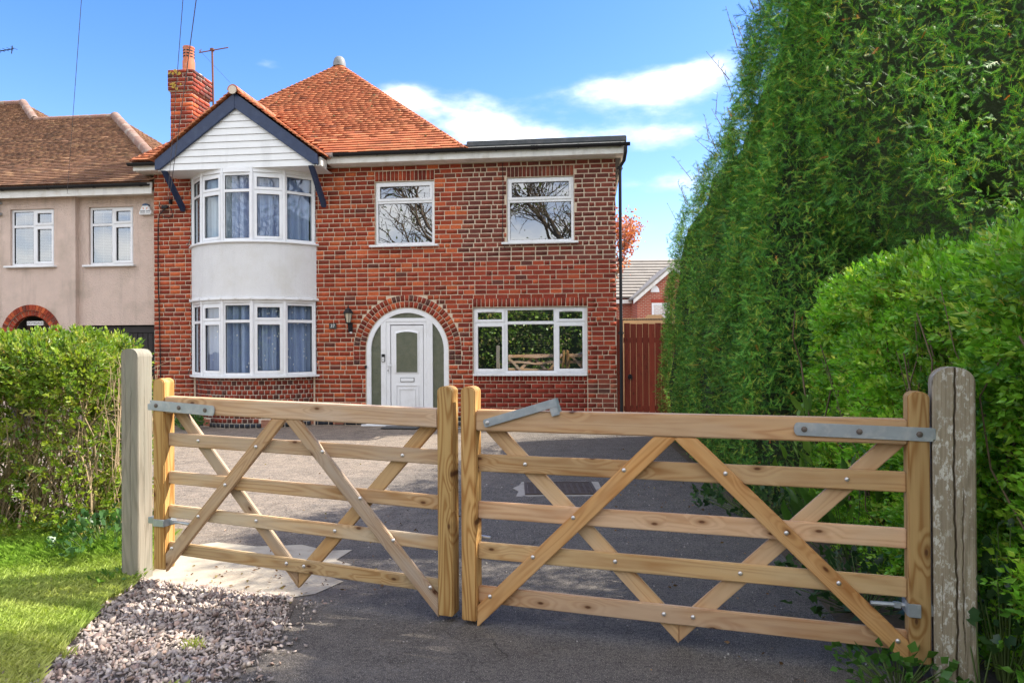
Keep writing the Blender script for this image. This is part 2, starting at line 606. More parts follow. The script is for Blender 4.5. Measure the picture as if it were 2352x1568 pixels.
def sheet(name, poly, dz, mat, step=0.25, wob=0.0, kind='structure'):
    """flat sheet over a polygon (x,y), cut into cells that follow the ground height"""
    bm = bmesh.new()
    f = bm.faces.new([bm.verts.new((x, y, 0)) for x, y in poly])
    xs = [p[0] for p in poly]
    ys = [p[1] for p in poly]
    for ax, lo, hi in (((1, 0, 0), min(xs), max(xs)), ((0, 1, 0), min(ys), max(ys))):
        k = lo + step
        while k < hi:
            co = tuple(a * k for a in ax)
            bmesh.ops.bisect_plane(bm, geom=bm.verts[:] + bm.edges[:] + bm.faces[:], plane_co=co, plane_no=ax)
            k += step
    for v in bm.verts:
        v.co.z = float(gz(v.co.x, v.co.y)) + dz + (wob * math.sin(v.co.x * 2.1 + 1) * math.sin(v.co.y * 1.7) if wob else 0)
    bmesh.ops.recalc_face_normals(bm, faces=bm.faces)
    if sum(f.normal.z for f in bm.faces) < 0:
        bmesh.ops.reverse_faces(bm, faces=bm.faces)
    me = bpy.data.meshes.new(name)
    bm.to_mesh(me)
    bm.free()
    me.materials.append(mat)
    return tag(link(name, me), kind=kind)


def asphalt_mat(name, dark, pale, seal=True):
    m, nt, b = mat_base(name)
    v = coords(nt)
    big = nodes_noise(nt, v, 0.9, 5, 0.6, 0.4)
    mid = nodes_noise(nt, v, 7, 5, 0.6)
    grit = nodes_noise(nt, v, 190, 2, 0.5)
    grit2 = nodes_noise(nt, v, 48, 4, 0.7)
    sx = nt.nodes.new('ShaderNodeSeparateXYZ')
    nt.links.new(v, sx.inputs[0])
    # drive colour carries the light: sunlit left paler, shaded newer tar right darker
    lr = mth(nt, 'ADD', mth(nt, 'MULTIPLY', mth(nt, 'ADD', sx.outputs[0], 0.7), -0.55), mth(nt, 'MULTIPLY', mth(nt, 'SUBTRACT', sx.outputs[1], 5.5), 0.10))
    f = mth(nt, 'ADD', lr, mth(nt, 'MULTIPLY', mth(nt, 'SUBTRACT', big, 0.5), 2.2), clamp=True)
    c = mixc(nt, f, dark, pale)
    c = mixc(nt, 1.0, c, ramp(nt, mid, [(0.3, (0.66, 0.66, 0.66)), (0.7, (1.32, 1.30, 1.27))]), 'MULTIPLY')
    c = mixc(nt, ramp(nt, grit, [(0.52, (0, 0, 0)), (0.66, (1, 1, 1))]), c, (0.32, 0.285, 0.25))
    c = mixc(nt, ramp(nt, grit2, [(0.34, (0.85, 0.85, 0.85)), (0.5, (0, 0, 0))]), c, tuple(x * 0.42 for x in dark))
    c = mixc(nt, ramp(nt, grit2, [(0.60, (0, 0, 0)), (0.74, (0.55, 0.55, 0.55))]), c, (0.34, 0.30, 0.26))
    # old water marks / dust bloom
    bl = nodes_noise(nt, coords(nt, 'Object', (1.3, 3.2, 1)), 1.3, 6, 0.65)
    c = mixc(nt, ramp(nt, bl, [(0.60, (0, 0, 0)), (0.80, (0.45, 0.45, 0.45))]), c, (0.20, 0.19, 0.185))
    # leaf mould in patches
    lm = nodes_noise(nt, v, 2.3, 7, 0.7)
    c = mixc(nt, ramp(nt, lm, [(0.58, (0, 0, 0)), (0.70, (0.4, 0.4, 0.4))]), c, (0.055, 0.040, 0.028))
    # cracks
    vo = nt.nodes.new('ShaderNodeTexVoronoi')
    vo.feature = 'DISTANCE_TO_EDGE'
    vo.inputs['Scale'].default_value = 0.55
    dv = nt.nodes.new('ShaderNodeVectorMath')
    dv.operation = 'ADD'
    nn = nt.nodes.new('ShaderNodeTexNoise')
    nn.inputs['Scale'].default_value = 2.5
    nn.inputs['Detail'].default_value = 5
    nt.links.new(v, nn.inputs['Vector'])
    nt.links.new(v, dv.inputs[0])
    nt.links.new(nn.outputs['Color'], dv.inputs[1])
    nt.links.new(dv.outputs[0], vo.inputs['Vector'])
    cr = ramp(nt, vo.outputs['Distance'], [(0.0, (0.6, 0.6, 0.6)), (0.007, (0, 0, 0))])
    crm = mth(nt, 'MULTIPLY', cr, ramp(nt, big, [(0.45, (0, 0, 0)), (0.6, (0.8, 0.8, 0.8))]))
    c = mixc(nt, crm, c, (0.018, 0.015, 0.013))
    nt.links.new(c, b.inputs['Base Color'])
    b.inputs['Roughness'].default_value = 0.82
    b.inputs['Specular IOR Level'].default_value = 0.3
    h = mth(nt, 'ADD', mth(nt, 'MULTIPLY', grit, 0.6), mth(nt, 'SUBTRACT', mth(nt, 'MULTIPLY', grit2, 0.7), mth(nt, 'MULTIPLY', crm, 2.0)))
    bump(nt, b, h, 0.9, 0.010)
    return m


M['cap'] = plain('grey_cap', (0.20, 0.21, 0.21), 0.55, 0.2, 12)
M['lichen'] = plain('lichen', (0.42, 0.28, 0.05), 0.9, 0.3, 40)
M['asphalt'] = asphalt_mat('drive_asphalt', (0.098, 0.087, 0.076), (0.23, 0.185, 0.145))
M['soil'] = plain('soil', (0.10, 0.075, 0.05), 0.95, 0.4, 4, 40, 0.8, bdist=0.02)
M['turf'] = plain('turf_soil', (0.16, 0.15, 0.05), 0.95, 0.4, 5, 40, 0.6, bdist=0.02, dirt=(0.24, 0.19, 0.10), dscale=3)
M['road'] = plain('road_asphalt', (0.10, 0.10, 0.10), 0.85, 0.2, 3, 120, 0.4)
M['concrete'] = plain('pale_concrete', (0.47, 0.41, 0.315), 0.9, 0.16, 9, 60, 0.35, dirt=(0.30, 0.24, 0.18), dscale=5)
M['gravelbed'] = plain('gravel_bed', (0.13, 0.105, 0.09), 0.95, 0.4, 20, 60, 1.0, bdist=0.02)

g = bpy.data.meshes.new('ground')
gx = [-160, -30, -12, -6, 0, 6, 12, 30, 160]
gy = [-160, -40, -10, 0, 4.9] + [5.5 + 0.5 * i for i in range(11)] + [14, 30, 60, 200]
gv = [(x, y, float(gz(x, y)) - 0.006) for y in gy for x in gx]
nx = len(gx)
g.from_pydata(gv, [], [(j * nx + i, j * nx + i + 1, (j + 1) * nx + i + 1, (j + 1) * nx + i) for j in range(len(gy) - 1) for i in range(nx - 1)])
g.materials.append(M['soil'])
tag(link('ground', g), kind='structure')
DRIVE = [(-1.62, 1.1), (-1.42, 3.1), (-1.45, 4.0), (-1.5, 4.5), (-2.5, 4.75), (-2.9, 5.4), (-6.8, 5.7), (-7.6, 14.6), (2.6, 13.6), (2.55, 11.5), (2.35, 9), (2.12, 7), (1.95, 5), (1.75, 3.6), (1.7, 1.1)]
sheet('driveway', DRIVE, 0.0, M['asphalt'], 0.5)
pad = [(-2.62, 5.15), (-2.3, 5.32), (-1.95, 5.2), (-1.62, 5.24), (-1.38, 5.08), (-1.2, 5.1), (-1.26, 4.86), (-1.12, 4.75), (-1.32, 4.6), (-1.1, 4.42), (-1.22, 4.2), (-1.5, 4.08), (-1.9, 4.24), (-2.3, 4.33), (-2.55, 4.42)]
sheet('concrete_pad', pad, 0.005, M['concrete'], 0.4)
sheet('gravel_bed', [(-2.62, 4.62), (-2.2, 4.36), (-1.7, 4.18), (-1.3, 4.12), (-1.22, 3.6), (-1.3, 3.0), (-1.45, 1.8), (-2.6, 1.8), (-2.55, 3.3), (-2.75, 4.2)], 0.006, M['gravelbed'], 0.4)
sheet('lawn', [(-12, 5.7), (-2.75, 5.7), (-2.45, 4.75), (-2.42, 4.3), (-2.3, 3.6), (-2.12, 2.9), (-2.0, 1.1), (-12, 1.1)], 0.014, M['turf'], 1.0)
sheet('pavement', [(-60, -0.9), (60, -0.9), (60, 1.08), (-60, 1.08)], 0.0, M['road'], 30)
sheet('road', [(-60, -7.4), (60, -7.4), (60, -1.1), (-60, -1.1)], -0.003, M['road'], 30)
sheet('verge', [(-60, -12), (60, -12), (60, -7.5), (-60, -7.5)], 0.004, M['turf'], 30)

# ================================================================== the brick house
PSI = math.atan(0.11)
O = Vector((-7.431, 14.187, 0.0))
house = tag(empty('brick_house', O, -PSI), 'red brick house with orange tiled roof and round bay under a navy gable', 'house')
HW = Matrix.Translation(O) @ Matrix.Rotation(-PSI, 4, 'Z')
CAM_INV = (Matrix.Translation((0, 0, HC)) @ CAM_R.to_4x4()).inverted()


def px(p):
    q = CAM_INV @ Vector(p)
    return (512 + 682.7 * q.x / -q.z, 341 - 682.7 * q.y / -q.z)


def area_px(vs):
    q = [px(HW @ Vector(vs[i])) for i in (0, 1, 5, 4)]
    a = 0
    for i in range(4):
        x0, y0 = q[i]
        x1, y1 = q[(i + 1) % 4]
        a += x0 * y1 - x1 * y0
    cx = sum(p[0] for p in q) / 4
    cy = sum(p[1] for p in q) / 4
    return abs(a) / 2 if (0 < cx < 1024 and 0 < cy < 682) else 0.0


def hexpts(x0, x1, y0, y1, z0, z1):
    return [(x0, y0, z0), (x1, y0, z0), (x1, y1, z0), (x0, y1, z0), (x0, y0, z1), (x1, y0, z1), (x1, y1, z1), (x0, y1, z1)]


def finish_pieces(name, many, pieces, owner, mat, limit=300):
    """pieces: (8 points, colour, parent part, weight). The largest become single objects, the rest one mesh of the thing."""
    order = sorted(range(len(pieces)), key=lambda i: -area_px(pieces[i][0]) * pieces[i][3])
    single = set(order[:limit])
    V, F, T = [], [], []
    for i, (vs, c, par, w) in enumerate(pieces):
        if i in single and w > 0:
            ce = Vector((sum(p[0] for p in vs) / 8, sum(p[1] for p in vs) / 8, sum(p[2] for p in vs) / 8))
            me = bpy.data.meshes.new(name)
            me.from_pydata([tuple(Vector(p) - ce) for p in vs], [], HEX)
            me.materials.append(mat)
            at = me.attributes.new('tint', 'FLOAT_COLOR', 'POINT')
            at.data.foreach_set('color', np.ones(32, dtype=np.float32))
            o = link(name, me, par)
            o.location = ce
            o.color = (*c, 1)
        else:
            b = len(V)
            V += vs
            F += [tuple(b + k for k in q) for q in HEX]
            T += [c] * 8
    if V:
        o = link(many, np_mesh(many, np.array(V), np.array(F), mat, np.array(T)), owner)
        o['kind'] = 'stuff'


# ---- wall sheet with openings
WTOP = 5.12
OPEN = [(4.73, 5.94, 3.51, 4.79), (7.39, 8.70, 3.51, 4.79), (6.70, 8.945, 0.94, 2.25), (4.53, 6.21, -0.1, 2.262), (0.9, 3.43, -0.1, 5.06)]


def wall_sheet(mb, s0, s1, z0, z1, t, opens, depth=0.13):
    ss = sorted({s0, s1, *[o[0] for o in opens], *[o[1] for o in opens]})
    zs = sorted({z0, z1, *[o[2] for o in opens], *[o[3] for o in opens]})
    ss = [s for s in ss if s0 <= s <= s1]
    zs = [z for z in zs if z0 <= z <= z1]
    for a, b in zip(ss, ss[1:]):
        for c, d in zip(zs, zs[1:]):
            m_, n_ = (a + b) / 2, (c + d) / 2
            if any(o[0] < m_ < o[1] and o[2] < n_ < o[3] for o in opens):
                continue
            mb.add([(a, t, c), (b, t, c), (b, t, d), (a, t, d)], [(0, 1, 2, 3)])
    for a, b, c, d in opens:
        mb.add([(a, t, c), (b, t, c), (b, t, d), (a, t, d), (a, t + depth, c), (b, t + depth, c), (b, t + depth, d), (a, t + depth, d)],
               [(0, 4, 7, 3), (1, 2, 6, 5), (3, 7, 6, 2), (0, 1, 5, 4)])


def spandrels(mb, cs, zc, r, ztop, half, t, depth=0.13, n=28):
    """fill between an arch and the rectangle it was cut from"""
    for k in range(n):
        a0, a1 = math.pi * k / n, math.pi * (k + 1) / n
        x0, x1 = cs + r * math.cos(a0), cs + r * math.cos(a1)
        y0, y1 = zc + r * math.sin(a0), zc + r * math.sin(a1)
        mb.add([(x0, t, y0), (x1, t, y1), (x1, t, ztop), (x0, t, ztop)], [(0, 1, 2, 3)])
        mb.add([(x0, t, y0), (x1, t, y1), (x1, t + depth, y1), (x0, t + depth, y0)], [(0, 1, 2, 3)])


mb = MB()
wall_sheet(mb, 0.0, 9.5, -0.1, WTOP, 0.006, OPEN)
spandrels(mb, 5.37, 1.422, 0.84, 2.262, 0.84, 0.006)
mb.box(0.0, 0.1, 0.14, 7, -0.1, WTOP).box(9.4, 9.5, 0.02, 7, -0.1, WTOP).box(0, 9.5, 6.9, 7.02, -0.1, WTOP)
wall = mb.build('wall', M['mortar'], house)

# ---- bricks
BR = []


def jit(a):
    return random.uniform(-a, a)


PAL = {
    'a': [(lin(168, 82, 58), 4), (lin(152, 68, 50), 5), (lin(136, 60, 48), 4), (lin(188, 98, 66), 2), (lin(124, 60, 50), 1.6), (lin(106, 62, 58), 0.4)],
    'b': [(lin(120, 66, 60), 4), (lin(108, 62, 60), 4), (lin(126, 66, 60), 2), (lin(156, 90, 76), 0.6)],
    'c': [(lin(154, 70, 54), 4), (lin(138, 60, 50), 5), (lin(122, 54, 48), 2.5), (lin(174, 86, 62), 1.2), (lin(102, 60, 58), 0.5)],
    'd': [(lin(136, 56, 48), 5), (lin(124, 50, 44), 4), (lin(148, 62, 52), 1.5)],
    'h': [(lin(138, 62, 50), 4), (lin(118, 54, 48), 4), (lin(152, 68, 54), 2), (lin(92, 62, 62), 1.5)],
    'blue': [(lin(52, 58, 74), 3), (lin(64, 66, 78), 2), (lin(44, 48, 60), 2)],
    'q': [(lin(140, 76, 66), 3), (lin(122, 66, 60), 3), (lin(158, 98, 84), 1), (lin(92, 64, 64), 1)],
}


def pick(z):
    p = PAL[z]
    c = random.choices([x[0] for x in p], [x[1] for x in p])[0]
    k = random.uniform(0.74, 1.08)
    return (c[0] * k * 1.06, c[1] * k * 0.97, c[2] * k * 0.76)


def brick(s0, s1, z0, z1, pal, par, t=0.0, w=1.0, j=1.0):
    tf = t + jit(0.0025)
    tw = jit(0.002) * j
    vs = hexpts(s0, s1, tf, t + 0.04, z0, z1)
    vs = [(a + jit(0.0022) * j, b + (tw if i in (0, 4) else (-tw if i in (1, 5) else 0)), c + jit(0.0022) * j) for i, (a, b, c) in enumerate(vs)]
    BR.append((vs, pick(pal), par, w))


CO = 0.0925
ARC_R = 1.095
blocks = [(4.73, 5.94, 3.51, 5.0), (7.39, 8.70, 3.51, 5.0), (6.70, 8.945, -0.1, 2.43), (0.87, 3.46, -0.1, 5.08)]
row = 0
z = -0.08
while z < WTOP - 0.03:
    zt = min(z + CO, WTOP)
    zm = (z + zt) / 2
    cuts = [(a, b) for a, b, c, d in blocks if c < zm < d]
    if zm < 1.422 + ARC_R:
        if zm < 1.15:
            hw = 0.845
        elif zm < 1.422:
            hw = ARC_R
        else:
            hw = math.sqrt(max(ARC_R ** 2 - (max(zm - 0.03, 1.422) - 1.422) ** 2, 0))
        if hw > 0.02:
            cuts.append((5.37 - hw, 5.37 + hw))
    s = 0.004 - (0.114 if row % 2 else 0.0) - random.choice([0, 0.03])
    hdr = row % 4 == 2
    while s < 9.5:
        upper_ext = s > 6.40 and zm > 3.17
        ln = 0.238 if upper_ext else 0.2285
        jt = 0.021 if upper_ext else 0.0145
        if random.random() < (0.30 if hdr else 0.10):
            ln = ln / 2
        a, b = s + jt / 2, s + ln - jt / 2
        s += ln
        zone = 'b' if upper_ext else ('c' if a > 6.40 else 'a')
        if zone == 'c' and a > 8.95 and zm < 2.2:
            zone = 'q' if zm < 0.9 else 'c'
        if zm < 0.06:
            zone = 'blue'
        segs = [(max(a, 0.0), min(b, 9.5))]
        for ca, cb in cuts:
            new = []
            for p, q in segs:
                if q <= ca or p >= cb:
                    new.append((p, q))
                else:
                    if p < ca - jt:
                        new.append((p, ca - jt * 0.6))
                    if q > cb + jt:
                        new.append((cb + jt * 0.6, q))
            segs = new
        jz = 0.021 if upper_ext else 0.0165
        for p, q in segs:
            if q - p > 0.025:
                low = zm < 1.0 and 0.3 < p < 9
                brick(p, q, z + jz / 2, zt - jz / 2, zone, wall, w=0.25 if low else (1.0 if p > 0.5 else 0.8))
    z += CO
    row += 1


def soldiers(s0, s1, z0, z1, pal, n, w=1.0):
    d = (s1 - s0) / n
    for i in range(n):
        brick(s0 + i * d + 0.006, s0 + (i + 1) * d - 0.006, z0 + 0.006, z1 - 0.006, pal, wall, w=w)


soldiers(4.73, 5.94, 4.795, 5.0, 'c', 15)
soldiers(7.39, 8.70, 4.795, 5.0, 'b', 17)
soldiers(6.70, 8.945, 2.258, 2.43, 'c', 27)
soldiers(6.71, 8.935, 0.81, 0.925, 'd', 27, 0.9)
z, row = -0.08, 0
while z < 0.80:
    zt = min(z + CO, 0.81)
    s = 6.71 - (0.114 if row % 2 else 0)
    while s < 8.935:
        a, b = max(s + 0.005, 6.71), min(s + 0.2285 - 0.005, 8.935)
        if b - a > 0.03:
            brick(a, b, z + 0.005, zt - 0.005, 'blue' if z < 0.0 else 'd', wall, w=0.6, j=0.5)
        s += 0.2285
    z += CO
    row += 1
# two rings of the door arch, carried a little way down the jambs
for r0, r1, n, off in ((0.852, 0.966, 31, 0), (0.977, 1.092, 37, 0.3)):
    for k in range(n):
        a0, a1 = math.pi * (k + 0.08) / n, math.pi * (k + 0.92) / n
        q = [(r0, a1), (r0, a0), (r1, a1), (r1, a0)]
        tf = jit(0.003)
        c = [(5.37 + r * math.cos(a), 1.422 + r * math.sin(a)) for r, a in q]
        vs = [(c[0][0], tf, c[0][1]), (c[1][0], tf, c[1][1]), (c[1][0], 0.04, c[1][1]), (c[0][0], 0.04, c[0][1]),
              (c[2][0], tf, c[2][1]), (c[3][0], tf, c[3][1]), (c[3][0], 0.04, c[3][1]), (c[2][0], 0.04, c[2][1])]
        BR.append((vs, pick('h' if random.random() < 0.5 else 'a'), wall, 1.3))
    for sg in (-1, 1):
        for k in range(3):
            zz = 1.412 - 0.0925 * (k + 1)
            a, b = sorted((5.37 + sg * r0, 5.37 + sg * r1))
            brick(a, b, zz + 0.006, zz + 0.0865, 'h', wall, w=1.0)

# ---- the round bay: centre and radius of its arc
BC, BRAD = (2.165, 0.908), 1.583


def arc(r, th, z):
    return (BC[0] + r * math.sin(th), BC[1] - r * math.cos(th), z)


def arc_band(mb, r0, r1, z0, z1, th0, th1, n=40):
    th = [th0 + (th1 - th0) * i / n for i in range(n + 1)]
    vs, fs = [], []
    for t in th:
        vs += [arc(r0, t, z0), arc(r1, t, z0), arc(r1, t, z1), arc(r0, t, z1)]
    for i in range(n):
        for k in range(4):
            j = (k + 1) % 4
            fs.append((i * 4 + k, i * 4 + j, (i + 1) * 4 + j, (i + 1) * 4 + k))
    fs += [(0, 1, 2, 3), (n * 4 + 3, n * 4 + 2, n * 4 + 1, n * 4)]
    return mb.add(vs, fs)


TH = math.radians(55)
bayw = arc_band(MB(), 1.40, 1.542, -0.1, 0.9, -TH - .04, TH + .04).build('bay_wall', M['mortar_pale'], house)
z, row = -0.08, 0
AIRB = [(-0.52, 0.155), (0.36, 0.155), (0.98, 0.155)]
while z < 0.88:
    zt = min(z + CO, 0.895)
    dth = 0.108 / 1.55
    t = -TH - (dth / 2 if row % 2 else 0)
    while t < TH:
        a, b = t + 0.0045, t + dth - 0.0045
        t += dth
        if any(abs((a + b) / 2 - c) < w_ / 1.55 / 2 + 0.02 for c, w_ in AIRB) and z < 0.02:
            continue
        r = 1.548 + jit(0.003)
        z0, z1 = z + 0.006, zt - 0.006
        vs = [arc(r, a, z0), arc(r, b, z0), arc(1.50, b, z0), arc(1.50, a, z0), arc(r, a, z1), arc(r, b, z1), arc(1.50, b, z1), arc(1.50, a, z1)]
        vs = [(p + jit(0.002), q, k + jit(0.002)) for p, q, k in vs]
        BR.append((vs, pick('blue' if z < 0.0 else 'h'), bayw, 0.8))
    z += CO
    row += 1


def air_brick(mw, pale):
    mb = MB()
    w, h = 0.215, 0.135
    nx, nz = 9, 4
    mb.ring(-w / 2, w / 2, 0, h, 0.012, 0, 0.03)
    for i in range(1, nx):
        x = -w / 2 + 0.012 + (w - 0.024) * i / nx
        mb.box(x - 0.004, x + 0.004, 0.002, 0.028, 0.012, h - 0.012)
    for k in range(1, nz):
        q = 0.012 + (h - 0.024) * k / nz
        mb.box(-w / 2 + 0.012, w / 2 - 0.012, 0.004, 0.026, q - 0.004, q + 0.004)
    o = mb.build('air_brick', M['terracotta'], house, mw)
    MB().add([(-w / 2, 0.032, 0), (w / 2, 0.032, 0), (w / 2, 0.032, h), (-w / 2, 0.032, h)], [(0, 1, 2, 3)]).build('vent_back', M['black'], o)


for c, w_ in AIRB:
    p = arc(1.556, c, -0.06)
    air_brick(Matrix.Translation(p) @ Matrix.Rotation(c, 4, 'Z'), True)
for s_ in (3.95, 7.2, 8.4):
    air_brick(Matrix.Translation((s_, -0.012, -0.055)), False)

rend = arc_band(MB(), 1.45, BRAD + 0.035, 2.475, 3.535, -TH - .035, TH + .035, 56).build('render_panel', M['render'], house)
arc_band(MB(), 1.45, BRAD + 0.075, 2.425, 2.475, -TH - .05, TH + .05).build('drip_rail', M['upvc'], house, bevel=0.006)
mb = MB()
for k in range(-5, 6):
    th = k * 0.185
    p = Matrix.Translation(arc(BRAD + 0.076, th, 2.455)) @ Matrix.Rotation(th, 4, 'Z')
    MBk = MB(p)
    MBk.box(-0.018, 0.018, -0.012, 0.0, -0.012, 0.03)
    mb.v += [tuple(v) for v in MBk.v]
    b0 = len(mb.v) - len(MBk.v)
    mb.f += [tuple(b0 + i for i in f) for f in MBk.f]
mb.build('rail_clip', M['upvc'], house)
arc_band(MB(), 1.45, BRAD + 0.085, 0.9, 0.94, -TH - .045, TH + .045).build('bay_sill', M['upvc'], house, bevel=0.008)
arc_band(MB(), 1.45, BRAD + 0.085, 3.535, 3.57, -TH - .06, TH + .06).build('bay_sill', M['upvc'], house, bevel=0.008)


# ---- windows
def window(parent, mw, w, h, bars, cells, glass, fr=0.05, sill=None, vent=()):
    """one window: frame with bars (u0,u1,z0,z1), cells (u0,u1,z0,z1,opening?) each with a pane, and a sill"""
    mb = MB()
    mb.ring(0, w, 0, h, fr, 0, 0.07)
    for u0, u1, z0, z1 in bars:
        mb.box(u0, u1, 0.002, 0.068, z0, z1)
    win = mb.build('window', M['upvc'], parent, mw, bevel=0.004)
    for u0, u1, z0, z1, op in cells:
        if op:
            sw = 0.052
            MB().ring(u0 - 0.012, u1 + 0.012, z0 - 0.012, z1 + 0.012, sw, -0.016, 0.05).build('sash', M['upvc'], win, bevel=0.005)
            g0, g1, g2, g3 = u0 + sw - 0.014, u1 - sw + 0.014, z0 + sw - 0.014, z1 - sw + 0.014
        else:
            g0, g1, g2, g3 = u0 - 0.004, u1 + 0.004, z0 - 0.004, z1 + 0.004
        MB().ring(g0 + 0.002, g1 - 0.002, g2 + 0.002, g3 - 0.002, 0.007, 0.008, 0.03).build('gasket', M['black'], win)
        MB().add([(g0, 0.026, g2), (g1, 0.026, g2), (g1, 0.026, g3), (g0, 0.026, g3)], [(0, 1, 2, 3)]).build('pane', glass, win)
    for u0, u1, zz in vent:
        MB().box(u0, u1, -0.03, -0.016, zz, zz + 0.022).build('trickle_vent', M['upvc'], win, bevel=0.004)
    if sill:
        MB().box(-sill[0], w + sill[1], -0.135, 0.02, -0.045, -0.004).build('sill', M['upvc'], win, bevel=0.008)
    return win


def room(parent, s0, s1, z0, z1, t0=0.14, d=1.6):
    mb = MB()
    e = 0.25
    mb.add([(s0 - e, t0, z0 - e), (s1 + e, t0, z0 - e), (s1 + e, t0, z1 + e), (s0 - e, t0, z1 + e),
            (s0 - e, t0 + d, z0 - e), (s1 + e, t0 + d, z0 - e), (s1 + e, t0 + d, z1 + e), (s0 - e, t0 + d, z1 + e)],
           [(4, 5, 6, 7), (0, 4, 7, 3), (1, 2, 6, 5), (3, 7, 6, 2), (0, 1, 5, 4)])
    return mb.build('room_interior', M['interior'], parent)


T = Matrix.Translation
for (s0, s1, z0, z1, tr) in ((4.735, 5.935, 3.52, 4.785, 4.385), (7.395, 8.695, 3.52, 4.785, 4.335)):
    w, h, tz = s1 - s0, z1 - z0, tr - z0
    window(house, T((s0, 0.045, z0)), w, h, [(0.05, w - 0.05, tz - 0.03, tz + 0.03)],
           [(0.05, w - 0.05, tz + 0.03, h - 0.05, True), (0.05, w - 0.05, 0.05, tz - 0.03, False)], M['glass_up'], sill=(0.11, 0.09))
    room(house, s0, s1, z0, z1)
s0, z0, w, h = 6.705, 0.955, 2.235, 1.29
tz = 1.945 - z0
m1, m2 = 0.645, 1.62
window(house, T((s0, 0.05, z0)), w, h, [(m1 - 0.035, m1 + 0.035, 0.05, h - 0.05), (m2 - 0.035, m2 + 0.035, 0.05, h - 0.05), (0.05, m1 - 0.035, tz - 0.03, tz + 0.03),
                                      (m1 + 0.035, m2 - 0.035, tz - 0.03, tz + 0.03), (m2 + 0.035, w - 0.05, tz - 0.03, tz + 0.03)],
       [(0.05, m1 - 0.035, tz + 0.03, h - 0.05, True), (m1 + 0.035, m2 - 0.035, tz + 0.03, h - 0.05, False), (m2 + 0.035, w - 0.05, tz + 0.03, h - 0.05, True),
        (0.05, m1 - 0.035, 0.05, tz - 0.03, True), (m1 + 0.035, m2 - 0.035, 0.05, tz - 0.03, False), (m2 + 0.035, w - 0.05, 0.05, tz - 0.03, True)],
       M['glass_low'], sill=(0.0, 0.0), vent=((0.16, 0.44, h - 0.075), (1.76, 2.04, h - 0.075)))
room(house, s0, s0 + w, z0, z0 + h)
# bay lights: five flat windows round the arc, two storeys
WF = 2 * BRAD * math.sin(math.radians(11))
for zb, hh, tz, glass in ((0.942, 1.482, 1.065, M['glass_bay']), (3.572, 1.43, 0.985, M['glass_bay_up'])):
    for k in range(5):
        th = math.radians(-44 + 22 * k)
        p0 = arc(BRAD, math.radians(-55 + 22 * k), zb)
        op = k in (1, 3)
        fr = 0.055
        hd = hh - (0.05 if zb < 2 else 0.09)
        window(house, T(p0) @ Matrix.Rotation(th, 4, 'Z'), WF, hd, [(fr, WF - fr, tz - 0.028, tz + 0.028)],
               [(fr, WF - fr, tz + 0.028, hd - fr, op), (fr, WF - fr, fr, tz - 0.028, op)], glass, fr=fr)
    mb = MB()
    for k in range(6):
        th = math.radians(-55 + 22 * k)
        p = arc(BRAD + 0.004, th, zb)
        mb.tube([p, (p[0], p[1], zb + hh)], 0.03, 8)
    mb.build('corner_post', M['upvc'], house, smooth=True)
    arc_band(MB(), 1.45, BRAD + 0.012, zb + hd, zb + hh, -TH, TH, 30).build('head_board', M['upvc'], house)
mb = MB()
mb.box(0.7, 3.6, 0.9, 1.0, 0, 5.1).box(0.92, 3.41, 0.06, 1.0, 2.5, 3.5).box(0.92, 3.41, 0.06, 1.0, 0.0, 0.88)
mb.build('room_interior', M['interior'], house)

# ---- front door under the arch
mb = MB()
cs, zc, n = 5.37, 1.422, 40
ri, ro = 0.742, 0.838
path = [(-1, -0.06)] + [None] * (n + 1) + [(1, -0.06)]
vs, fs = [], []
for i in range(n + 3):
    if i == 0 or i == n + 2:
        sg = -1 if i == 0 else 1
        a = [(cs + sg * ri, -0.06), (cs + sg * ro, -0.06)]
    else:
        an = math.pi - math.pi * (i - 1) / n
        a = [(cs + ri * math.cos(an), zc + ri * math.sin(an)), (cs + ro * math.cos(an), zc + ro * math.sin(an))]
    for y in (0.015, 0.10):
        vs += [(a[0][0], y, a[0][1]), (a[1][0], y, a[1][1])]
for i in range(n + 2):
    b = i * 4
    for p, q in ((0, 1), (1, 3), (3, 2), (2, 0)):
        fs.append((b + p, b + q, b + 4 + q, b + 4 + p))
mb.add(vs, fs)
mb.box(4.83, 4.935, 0.02, 0.095, -0.06, 2.055).box(5.765, 5.885, 0.02, 0.095, -0.06, 2.055).box(4.77, 5.97, 0.022, 0.094, 1.99, 2.06)
mb.box(4.935, 5.765, 0.03, 0.09, 1.93, 1.988).box(4.935, 5.02, 0.03, 0.09, -0.06, 1.93).box(5.70, 5.765, 0.03, 0.09, -0.06, 1.93)
mb.box(4.55, 4.83, 0.03, 0.09, -0.06, 0.12).box(5.885, 6.19, 0.03, 0.09, -0.06, 0.12)
dfr = mb.build('door_frame', M['upvc'], house, bevel=0.004)
mobs, nt, b_ = mat_base('obscure_glass')
v_ = nt.nodes.new('ShaderNodeNewGeometry').outputs['Position']
wv = nodes_noise(nt, v_, 34, 4, 0.6, 1.6)
oc_ = mixc(nt, nodes_noise(nt, v_, 9, 4), (0.06, 0.075, 0.045), (0.15, 0.155, 0.10))  # green-brown base paints in what the rippled glass would reflect
nt.links.new(oc_, b_.inputs['Base Color'])
b_.inputs['Roughness'].default_value = 0.2
b_.inputs['Specular IOR Level'].default_value = 0.6
bump(nt, b_, wv, 0.8, 0.012)
M['obscure'] = mobs
